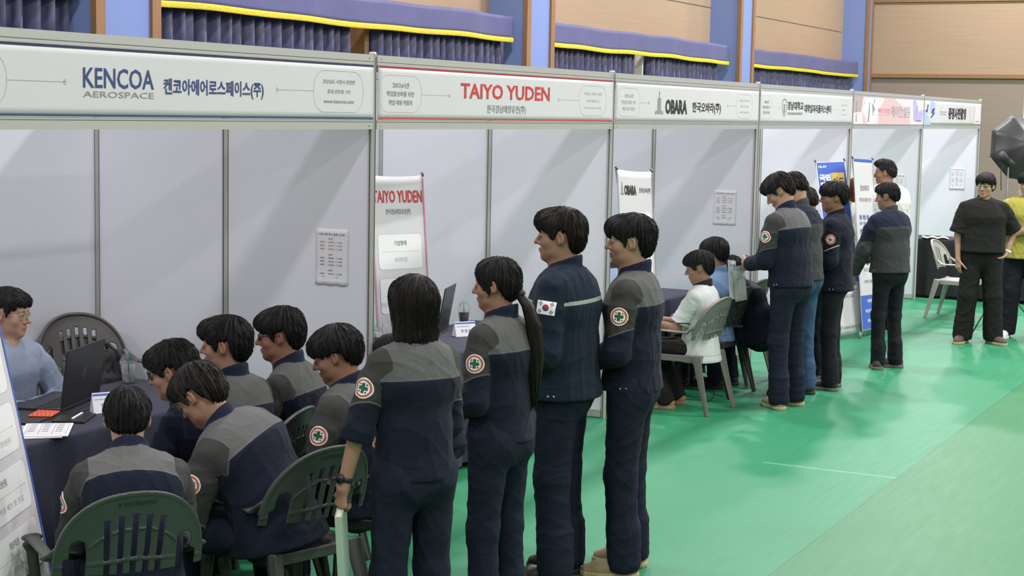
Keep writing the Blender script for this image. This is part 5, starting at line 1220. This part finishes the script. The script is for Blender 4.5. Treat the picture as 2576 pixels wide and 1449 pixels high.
person('black', 'person in black short-sleeved shirt and glasses, smiling, hand at the pocket', 9.02, -1.52, H=1.69, rz=112, lean=0, hyaw=-28, hpitch=4, hair='full', top=J_BLACK, collar='shirt', short=.92, legs=T_BLACK, legw=1.5, shoe='brown', glasses='wire', skin=SK2, bulk=1.32, hem=-.02,
       al=dict(u=(.50, -.22, -.9), f=(-.30, .28, -.8), h=(-.75, .15, -.65), n=(-.6, -.2, .7), t=(0, 1, 0), curl=.35), ar=dict(u=(.22, -.02, -1), f=(-.02, .15, -1), h=(-.02, .1, -1), n=(-.8, -.5, 0), t=(-.5, .8, 0), curl=.35), stance=.05, foot=.5, **M_)
person('yellow', 'person in yellow tee with crossed arms at the right picture edge', 9.66, -1.82, H=1.70, rz=100, lean=1, hyaw=-20, hpitch=4, hair='bowl', top=J_YELLOW, collar='tee', short=.95, legs=T_DARK, legw=1.6, shoe='white', skin=SK2, bulk=1.3, hem=.08,
       al=dict(u=(.15, .28, -1), f=(-1, .42, .02), h=(-1, .1, .05), n=(0, -1, 0), t=(0, 0, 1), curl=.4), ar=dict(u=(.15, .22, -1), f=(-1, .55, .12), h=(-1, .15, 0), n=(0, -1, 0), t=(0, 0, 1), curl=.4), stance=.05, **M_)
# the long ponytail
def sdf_child(key, name, f, pts, m, h=.005, rad=.08):
    pts = np.array(pts); return sdf_obj(name, f, pts.min(0)-rad, pts.max(0)+rad, h, (m,), PEOPLE[key]['root'], strand=lambda V: V[:, 0]*2.2, along=lambda V: V[:, 2]*4)
P_ = PEOPLE['pony']; M4 = np.array(P_['HM']); k = P_['k']
def hw(P_, v): M4 = np.array(P_['HM']); return M4[:3, :3] @ np.array(v)+M4[:3, 3]
a0 = hw(P_, (0, -.105*k, -.050*k)); tp = [a0, a0+np.array([.012, -.040, -.05]), a0+np.array([.030, -.062, -.14]), a0+np.array([.040, -.066, -.26]), a0+np.array([.044, -.062, -.38]), a0+np.array([.040, -.058, -.50])]
rs = [.018, .027, .034, .035, .029, .010]
rr_ = random.Random(5); b = MB()
for q in range(150):
    an, rad, en = rr_.uniform(0, 2*PI), rr_.uniform(.35, 1)**.5, rr_.uniform(.78, 1.0); ph = rr_.uniform(0, 6); pts = []; rads = []
    for j in range(15):
        t = j/14*en*5; i = min(int(t), 4); u = t-i; c = tp[i]*(1-u)+tp[i+1]*u; rd = (rs[i]*(1-u)+rs[i+1]*u)*rad
        pts.append(tuple(c+np.array([math.cos(an+.10*j)*rd, math.sin(an+.10*j)*rd*.85, .002*math.sin(j*.9+ph)]))); rads.append(.0042 if j < 11 else .0042*(15-j)/4.2)
    b.tube(pts, rads, 5)
me_ = bpy.data.meshes.new('ponytail'); me_.from_pydata(b.v, [], b.f); me_.update(); V_ = np.array(b.v); sid = np.repeat(np.arange(len(V_)//75), 75)[:len(V_)]*.37
attr(me_, 'strand', sid % 3); attr(me_, 'along', V_[:, 2]*4); link('ponytail', me_, PEOPLE['pony']['root'], (H_BROWN,), True)
b = MB(); b.tube([tuple(a0+np.array([0, -.004, .006])), tuple(a0+np.array([.002, -.014, -.010]))], .021, 12); b.build('hair_tie', M_BLACK, P_['root'], True)
P_ = PEOPLE['bun']; a0 = hw(P_, (0, -.125, .01)); sdf_child('bun', 'hair_bun', el(a0, (.045, .04, .042)), [a0], H_BLACK)
# watches
def wrist(key, sd, mb, mf, r=.030):
    j = PEOPLE[key]['J'][sd]; d = Vector(nrm(j['wr']-j['el'])); c = Vector(j['wr'])-d*.035; b = MB(); b.tube([c-d*.009, c+d*.009], r, 18); 
    o = b.build('watch', mb, PEOPLE[key]['root'], True); n = Vector(j['n'])*-1; n = (n-d*n.dot(d)).normalized()
    b = MB(); b.tube([c+n*(r-.003), c+n*(r+.006)], .019, 18); b.cur = 0; q = b.build('watch_face', mf, o, True)
wrist('bob', 'L', M_BLACK, M_FRAME, .0275); wrist('black', 'L', M_WHITEINK, M_PAPER, .031)
# strap cuff line and white shirt tail under the jacket of the bob-haired student

# ------------------------------------------------------------ things held, things on the tables
def slab(name, w_, d_, t_, m, label, cat, loc, rot, bev=.001, group=None):
    b = MB(); b.box(-w_/2, -d_/2, 0, w_/2, d_/2, t_); o = b.build(name, m, None, bevel=bev, loc=loc, rot=rot); return tag(o, label, cat, group)
# the white book in the hand of the bob-haired student
j = PEOPLE['bob']['J']['L']; hc_ = pw('bob', Vector(j['wr'])+Vector(j['h'])*.088); bk = empty('book', (hc_.x, hc_.y, hc_.z)); tag(bk, 'thick white book held at the side by the bob-haired person', 'book')
M_BOOK = mat('book_cover', (.42, .50, .42), .35); M_PAGES = mat('book_pages', (.62, .60, .52), .8, noise=.15, nscale=300, stretch=(.1, 1, .1))
b = MB(); b.box(-.0135, -.10, -.27, -.011, .10, .01); b.box(.011, -.10, -.27, .0135, .10, .01); b.box(-.0135, -.1025, -.27, .0135, -.10, .01); b.build('cover', M_BOOK, bk)
b = MB(); b.box(-.0108, -.098, -.266, .0108, .096, .006); b.build('pages', M_PAGES, bk); bk.rotation_euler = (.10, -.05, math.radians(-62))
# papers and folder of the reading person
R_ = PEOPLE['reader']; hl = pw('reader', Vector(R_['J']['L']['wr'])+Vector(R_['J']['L']['h'])*.09)
M_FOLD = mat('clear_folder', (.62, .70, .68), .2, trans=.6, alpha=.5)
o = slab('paper_sheet', .21, .30, .0012, M_PAPER, 'white printed sheet held by the reading person', 'paper', (hl.x-.10, hl.y+.05, hl.z-.10), (1.45, .12, .05), 0)
lettering(o, [('채용 안내문', 0, .11, .12, .02, .02), ('부스 배치도', 0, .05, .10, .014, .0)], M_GREY, .002)
shapes(o, 'blue_block', M_BLUEINK, [rect(.03, .07, .09, .12)], .0018)
o = slab('plastic_folder', .15, .27, .003, M_FOLD, 'clear plastic folder held under the white sheet', 'folder', (hl.x-.05, hl.y+.01, hl.z-.13), (1.45, -.06, -.30), 0)
# laptop
def laptop(loc, rz, label, logo=True, wd=.37, open_=100):
    r = empty('laptop', loc, math.radians(rz)); m = mat('laptop_shell', (.022, .022, .024), .35, .3)
    b = MB(); b.box(-wd/2, -.01, .003, wd/2, .24, .018); b.build('base', m, r, bevel=.003)
    k = MB()
    for i in range(13):
        for q in range(5): k.box(-wd/2+.025+i*.0245, .03+q*.022, .018, -wd/2+.046+i*.0245, .048+q*.022, .0195)
    tag(k.build('keyboard', M_BLACK, r), kind=None)
    a = math.radians(open_-90); M4 = Matrix.Translation((0, -.004, .016)) @ Matrix.Rotation(a, 4, 'X')
    b = MB(); b.box(-wd/2, -.004, 0, wd/2, .004, .285); l = b.build('lid', m, r, bevel=.003); l.matrix_local = M4
    b = MB(); b.box(-wd/2+.01, .0042, .012, wd/2-.01, .0046, .275); b.build('screen', mat('laptop_screen', (.5, .6, .75), .2, emit=.6), l)
    if logo:
        s = shapes(l, 'lid_emblem', mat('chrome', (.5, .5, .52), .2, 1), [[(x-.0025, -.028 if i in (1, 2) else -.016), (x+.0025, -.028 if i in (1, 2) else -.016), (x+.0105, .016 if i in (0, 3) else .028), (x+.0055, .016 if i in (0, 3) else .028)] for i, x in enumerate((-.018, -.009, .001, .010))], 0)
        s.matrix_local = Matrix.Translation((0, -.0046, .145)) @ Matrix.Rotation(PI/2, 4, 'X')
    return tag(r, label, 'laptop')
laptop((-1.50, .735, .738), 19, 'open black laptop with its lid towards the seated people', wd=.47, open_=97)
laptop((1.98, .66, .738), 18, 'dark open laptop on the TAIYO YUDEN table in front of the banner', False)
tag(slab('place_mat', .34, .24, .006, mat('black_rubber', (.02, .02, .02), .6), '', 'mat', (-1.88, .72, .738), (0, 0, .3)), 'black pad under the orange patterned sheet left of the laptop', 'mat')
o = slab('patterned_card', .17, .11, .004, mat('orange_print', (.72, .10, .04), .5), 'orange patterned card between the shirt sleeve and the laptop', 'card', (-1.80, .68, .746), (0, 0, .45))
shapes(o, 'printed_pattern', M_BLACK, [rect(-.075+.03*i, -.045+.02*q+.004*(i % 2), -.06+.03*i, -.040+.02*q+.004*(i % 2)) for i in range(5) for q in range(5)], .0045)
for q, (x, y, a, t) in enumerate(((-2.13, .42, .40, 0), (-2.09, .40, .28, .0045))):
    o = slab('document_stack', .21, .297, .0042, M_PAPER, ('lower printed sheets of the pile at the near end of the navy table', 'top printed form of the pile at the near end of the navy table')[q], 'papers', (x, y, .738+t), (0, 0, a-1.2), 0, 'printed forms on the navy table')
    shapes(o, 'form_lines', M_BLACK, [rect(-.09, .13-.02*i, .09, .1315-.02*i) for i in range(13)]+[rect(-.09+.06*i, -.11, -.0885+.06*i, .13) for i in range(4)]+[rect(-.08+.06*(i % 3), .115-.04*(i//3), -.05+.06*(i % 3), .122-.04*(i//3)) for i in range(15)], .0045)
o = slab('notebook', .15, .21, .010, M_BLACKLEATHER, 'black notebook lying between the papers and the laptop', 'notebook', (-1.80, .50, .738), (0, 0, -1.1))
slab('white_pen', .010, .15, .009, M_PAPER, 'white stick lying on the black notebook', 'pen', (-1.79, .49, .7485), (0, 0, -1.15), .003)
def name_card(loc, rz, label, nm='홍 보 팀'):
    r = empty('name_card', loc, rz); b = MB()
    b.add([(-.075, -.035, 0), (.075, -.035, 0), (.075, 0, .095), (-.075, 0, .095), (-.075, .035, 0), (.075, .035, 0)], [(0, 1, 2, 3), (3, 2, 5, 4), (0, 3, 4), (1, 5, 2)])
    b.build('folded_card', M_PAPER, r); f_ = empty('x'); bpy.data.objects.remove(f_)
    o = lettering(r, [(nm, 0, .038, .07, .020, .01), ('2026 취업·채용 박람회', -.02, .068, .09, .008, .0)], M_NAVYINK, .0012); q = shapes(r, 'blue_strip', M_BLUEINK, [rect(-.074, .085, .074, .095)], .001)
    R_ = Matrix.Translation((0, -.035, 0)) @ Matrix.Rotation(math.atan2(.095, .035), 4, 'X')
    o.matrix_local = R_; q.matrix_local = R_; return tag(r, label, 'name card')
name_card((-1.57, .50, .738), -.55, 'folded name card in front of the black laptop lid', '면 접 관')
name_card((1.78, .38, .738), -.6, 'folded name card standing on the TAIYO YUDEN table', '면 접 관')
M_CUP = mat('clear_plastic', (1, 1, 1), .05, trans=.92, alpha=.45, ior=1.3); M_COFFEE = mat('coffee', (.035, .012, .006), .15); M_STRAW = mat('green_straw', (.10, .42, .33), .4); M_ICE = mat('ice_water', (.75, .78, .76), .15, trans=.5, alpha=.6)
def cup(loc, label, fill, m):
    r = empty('drink_cup', loc); b = MB(); b.lathe([(.0, .001), (.028, .001), (.031, .02), (.042, .105), (.0445, .107), (.0445, .111), (.0415, .110), (.041, .106), (.0300, .02), (.027, .004), (.0, .004)], 28); b.build('cup_wall', M_CUP, r, True)
    b = MB(); b.lathe([(.0455, .104), (.0465, .112), (.044, .116), (.040, .128), (.030, .148), (.016, .158), (.008, .160)], 28); b.build('dome_lid', M_CUP, r, True)
    b = MB(); rr_ = .0295+.011*fill; b.lathe([(.0, .006), (.0265, .006), (.0295, .022), (rr_, .02+.085*fill), (.0, .02+.085*fill)], 24); b.build('drink', m, r, True)
    b = MB(); b.tube([(.008, 0, .012), (.0, .004, .20)], .003, 8); b.build('straw', M_STRAW, r, True); return tag(r, label, 'cup')
cup((-.86, .97, .738), 'half-empty clear cup with dome lid and green straw on the KENCOA table', .35, M_ICE)
cup((2.28, .66, .738), 'iced coffee cup with dome lid at the back of the TAIYO YUDEN table', .8, M_COFFEE)
cup((.86, .50, .738), 'iced coffee cup beside the white booth post', .8, M_COFFEE)
b = MB(); b.lathe([(.0, 0), (.03, 0), (.036, .09), (.037, .092), (.033, .09), (.028, .004), (0, .004)], 24); o = b.build('paper_cup', M_WHITEINK, None, True, loc=(2.44, .50, .738)); tag(o, 'white paper cup at the right end of the TAIYO YUDEN table', 'cup')
b = MB()
for i in range(3): b.tube([(-.05+.03*i, -.02, .012), (-.04+.03*i, .03, .016)], [.016, .013], 10)
o = b.build('bread_roll', mat('bread_crust', (.62, .36, .12), .6, noise=.3), None, True, loc=(2.30, .44, .740)); tag(o, 'small golden bread on the TAIYO YUDEN table', 'bread')
def cable(pts, label, r_=.0028):
    b = MB(); P = [Vector(p) for p in pts]; out = []
    for i in range(len(P)-1):
        p0, p1, p2, p3 = P[max(i-1, 0)], P[i], P[i+1], P[min(i+2, len(P)-1)]
        for q in range(8):
            t = q/8; out.append(.5*((2*p1)+(p2-p0)*t+(2*p0-5*p1+4*p2-p3)*t*t+(3*p1-p0-3*p2+p3)*t**3))
    out.append(P[-1]); b.tube(out, r_, 7); return tag(b.build('power_cable', M_BLACK, None, True), label, 'cable')
zt = .7415
cable([(-2.15, .62, zt), (-2.0, .55, zt), (-1.93, .62, zt), (-2.02, .70, zt), (-1.9, .60, zt), (-1.72, .56, zt), (-1.60, .62, zt)], 'black cable looping between the papers and the laptop')
cable([(-1.95, .46, zt), (-1.85, .58, zt), (-1.68, .60, zt), (-1.5, .60, zt), (-1.38, .66, zt)], 'black cable running along the front of the laptop')
cable([(4.2, -.42, .004), (4.5, -.38, .004), (5.0, -.20, .004), (5.4, -.05, .004), (5.9, .3, .004)], 'black cable lying on the green floor under the chairs')
# small upright photo display on the OBARA table
r = empty('display_board', (4.38, .42, .736), math.radians(-20)); b = MB(); b.box(-.11, -.004, 0, .11, .004, .30); o = b.build('panel', M_BLACK, r); o.rotation_euler = (-.12, 0, 0)
q = shapes(o, 'picture', M_PALEBLUE, [rect(-.08, .10, .08, .25)], 0); q.matrix_local = Matrix.Translation((0, -.0046, 0)) @ Matrix.Rotation(PI/2, 4, 'X')
b = MB(); b.box(-.05, .0, 0, .05, .10, .006); b.build('stand_foot', M_BLACK, r); tag(r, 'small upright display on the OBARA table behind the swept-haired person', 'display')
# backpack on the stacked chair
def backpack():
    r = empty('backpack', (-.47, 1.48, .46), math.radians(150)); m = cloth_mat('backpack_fabric', (.022, .022, .024), .6)
    body = uni([ec((0, -.02, .09), (0, -.04, .30), (1, 0, 0), (.150, .085), (.125, .06)), ec((0, .055, .08), (0, .05, .20), (1, 0, 0), (.11, .04), (.10, .03))], .02); fo = fold(99, (30, 30, 30), .008)
    sdf_obj('bag_body', lambda p: body(p)+fo(p), (-.2, -.16, -.03), (.2, .16, .42), .008, (m,), r)
    for sx in (-1, 1):
        b = MB(); b.tube([(sx*.06, .03, .36), (sx*.09, .085, .30), (sx*.11, .10, .18), (sx*.10, .075, .05)], [.012, .02, .018, .01], 10, flat=.45); b.build('strap', m, r, True)
    b = MB(); b.tube([(-.03, -.02, .365), (-.02, -.02, .40), (.02, -.02, .40), (.03, -.02, .365)], .008, 8); b.build('handle', m, r, True)
    return tag(r, 'black backpack lying on the stacked chairs behind the laptop', 'backpack')
backpack()
# white sheets along the far black table
for i, (x, y, a, nm) in enumerate(((13.05, -.15, .2, 'left'), (13.08, -.55, -.3, 'middle'), (13.05, -.95, .1, 'right'))):
    b = MB(); n = 14; vs = []
    for q in range(n+1):
        for s_ in (0, 1): vs.append((-.16+.32*q/n, -.11+.22*s_, .006+.020*abs(math.sin(q*.55+i))))
    b.add(vs, [(2*q, 2*q+2, 2*q+3, 2*q+1) for q in range(n)]); o = b.build('plastic_sheet', M_PAPER, None, True, loc=(x, y, .737), rot=(0, 0, a+PI/2)); so = o.modifiers.new('s', 'SOLIDIFY'); so.thickness = .002
    tag(o, 'crumpled white sheet on the far black table, %s one of three' % nm, 'sheet', 'white sheets on the far black table')
# photographer's umbrella and lamp on a stand
def photo_umbrella():
    r = empty('photo_umbrella', (9.93, -1.56, 0)); mu = mat('umbrella_black_cloth', (.022, .022, .024), .42, sheen=.2); ms = M_STAND
    b = MB(); b.tube([(0, 0, .30), (0, 0, 1.80)], .011, 10); b.tube([(0, 0, .25), (0, 0, 1.1)], .016, 10); b.build('stand_pole', ms, r, True)
    for k in range(3):
        a = 2*PI*k/3+.5; b = MB(); b.tube([(0, 0, .55), (.42*math.cos(a), .42*math.sin(a), .012)], .008, 8); b.build('stand_leg', ms, r, True)
    ax = Vector((-.75, -.50, .30)).normalized(); hub = Vector((.26, -.16, 1.985)); Rm = ax.to_track_quat('Z', 'Y').to_matrix().to_4x4(); Rm = Rm @ Matrix.Rotation(.25, 4, 'Z'); Rm.translation = hub
    u = MB(); n = 8; RR = .375; DD = .18; vs = [(0, 0, 0)]; m_ = 8; sub = 6
    for j in range(1, m_+1):
        t = j/m_
        for k in range(n*sub):
            a = 2*PI*k/(n*sub); w_ = abs(((k % sub)/sub)-.5)*2; rr_ = RR*t*(1-.085*t*(1-w_**2)); vs.append((rr_*math.cos(a), rr_*math.sin(a), -DD*t**1.8-.02*t*(1-w_**2)*0-.012*t*(1-w_**2)))
    N = n*sub; fs = [(0, 1+k, 1+(k+1) % N) for k in range(N)]+[(1+(j-1)*N+k, 1+j*N+k, 1+j*N+(k+1) % N, 1+(j-1)*N+(k+1) % N) for j in range(1, m_) for k in range(N)]
    u.add(vs, fs); o = u.build('canopy', mu, r, True); o.matrix_local = Rm; so = o.modifiers.new('s', 'SOLIDIFY'); so.thickness = .002
    for k in range(n):
        a = 2*PI*k/n; b = MB(); b.tube([(RR*t*math.cos(a), RR*t*math.sin(a), -DD*t**1.8-.006) for t in (0, .25, .5, .75, 1, 1.035)], .003, 6); q = b.build('rib', ms, r, True); q.matrix_local = Rm
    b = MB(); b.tube([(0, 0, .03), (0, 0, -.55)], .005, 8); q = b.build('shaft', M_WIRE, r, True); q.matrix_local = Rm
    b = MB(); b.tube([(-.10, .06, 1.86), (-.02, .02, 1.80)], [.055, .045], 16); b.tube([(-.02, .02, 1.80), (.06, -.02, 1.76)], .045, 16); b.build('flash_head', M_BLACK, r, True)
    b = MB(); b.tube([(-.07, .03, 1.80), (-.11, .05, 1.70), (-.10, .04, 1.5)], .004, 6); b.build('cord', M_BLACK, r, True)
    return tag(r, 'open black photographic umbrella and flash on a light stand', 'umbrella')
photo_umbrella()
# aluminium truss tower and screen
def truss():
    r = empty('truss_frame', (15.2, -.78, 0)); m = mat('truss_aluminium', (.62, .62, .62), .3, .7)
    def tower(name, a, b_, u, v, n):
        a = Vector(a); b_ = Vector(b_); u = Vector(u); v = Vector(v); b = MB(); cs = [a, a+u, a+u+v, a+v]; d = b_-a
        for c in cs: b.tube([c, c+d], .024, 8)
        for f_ in range(4):
            p, q = cs[f_], cs[(f_+1) % 4]
            for k in range(n):
                s0, s1 = d*(k/n), d*((k+1)/n); b.tube([(p if k % 2 else q)+s0, (q if k % 2 else p)+s1], .011, 6)
        b.build(name, m, r, True)
    tower('tower', (0, 0, 0), (0, 0, 2.78), (.26, .0, 0), (0, -.26, 0), 14); tower('top_span', (0, -.26, 2.50), (0, -3.4, 2.50), (.26, 0, 0), (0, 0, .26), 14); tower('lower_span', (0, -.26, 1.02), (0, -3.4, 1.02), (.26, 0, 0), (0, 0, .22), 14)
    tower('tower', (0, -3.4, 0), (0, -3.4, 2.78), (.26, .0, 0), (0, -.26, 0), 14)
    b = MB(); b.box(-.03, -3.38, 1.35, -.01, -.30, 2.62); b.build('purple_screen', mat('purple_print', (.07, .04, .36), .5), r)
    return tag(r, 'aluminium truss frame with purple screen behind the black umbrella', 'truss')
truss()
b = MB(); b.box(-.55, -.25, .08, .55, .25, 1.32); b.box(-.57, -.27, 1.32, .57, .27, 1.36)
r = empty('wooden_cabinet', (17.1, -1.35, 0), math.radians(-90)); b.build('cabinet_body', mat('dark_brown_wood', (.10, .035, .022), .5, noise=.25), r)
for sx in (-1, 1): b = MB(); b.box(min(.01*sx, .53*sx), -.27, .12, max(.01*sx, .53*sx), -.251, 1.29); o = b.build('door', mat('dark_brown_wood', (.10, .035, .022), .5), r); b = MB(); b.tube([(sx*.05, -.285, .6), (sx*.05, -.285, .75)], .006, 8); b.build('handle', M_WIRE, o)
b = MB(); b.box(-.5, -.2, 0, .5, .2, .08); b.build('plinth', M_BLACK, r); tag(r, 'dark brown wooden cabinet behind the man in black', 'cabinet')
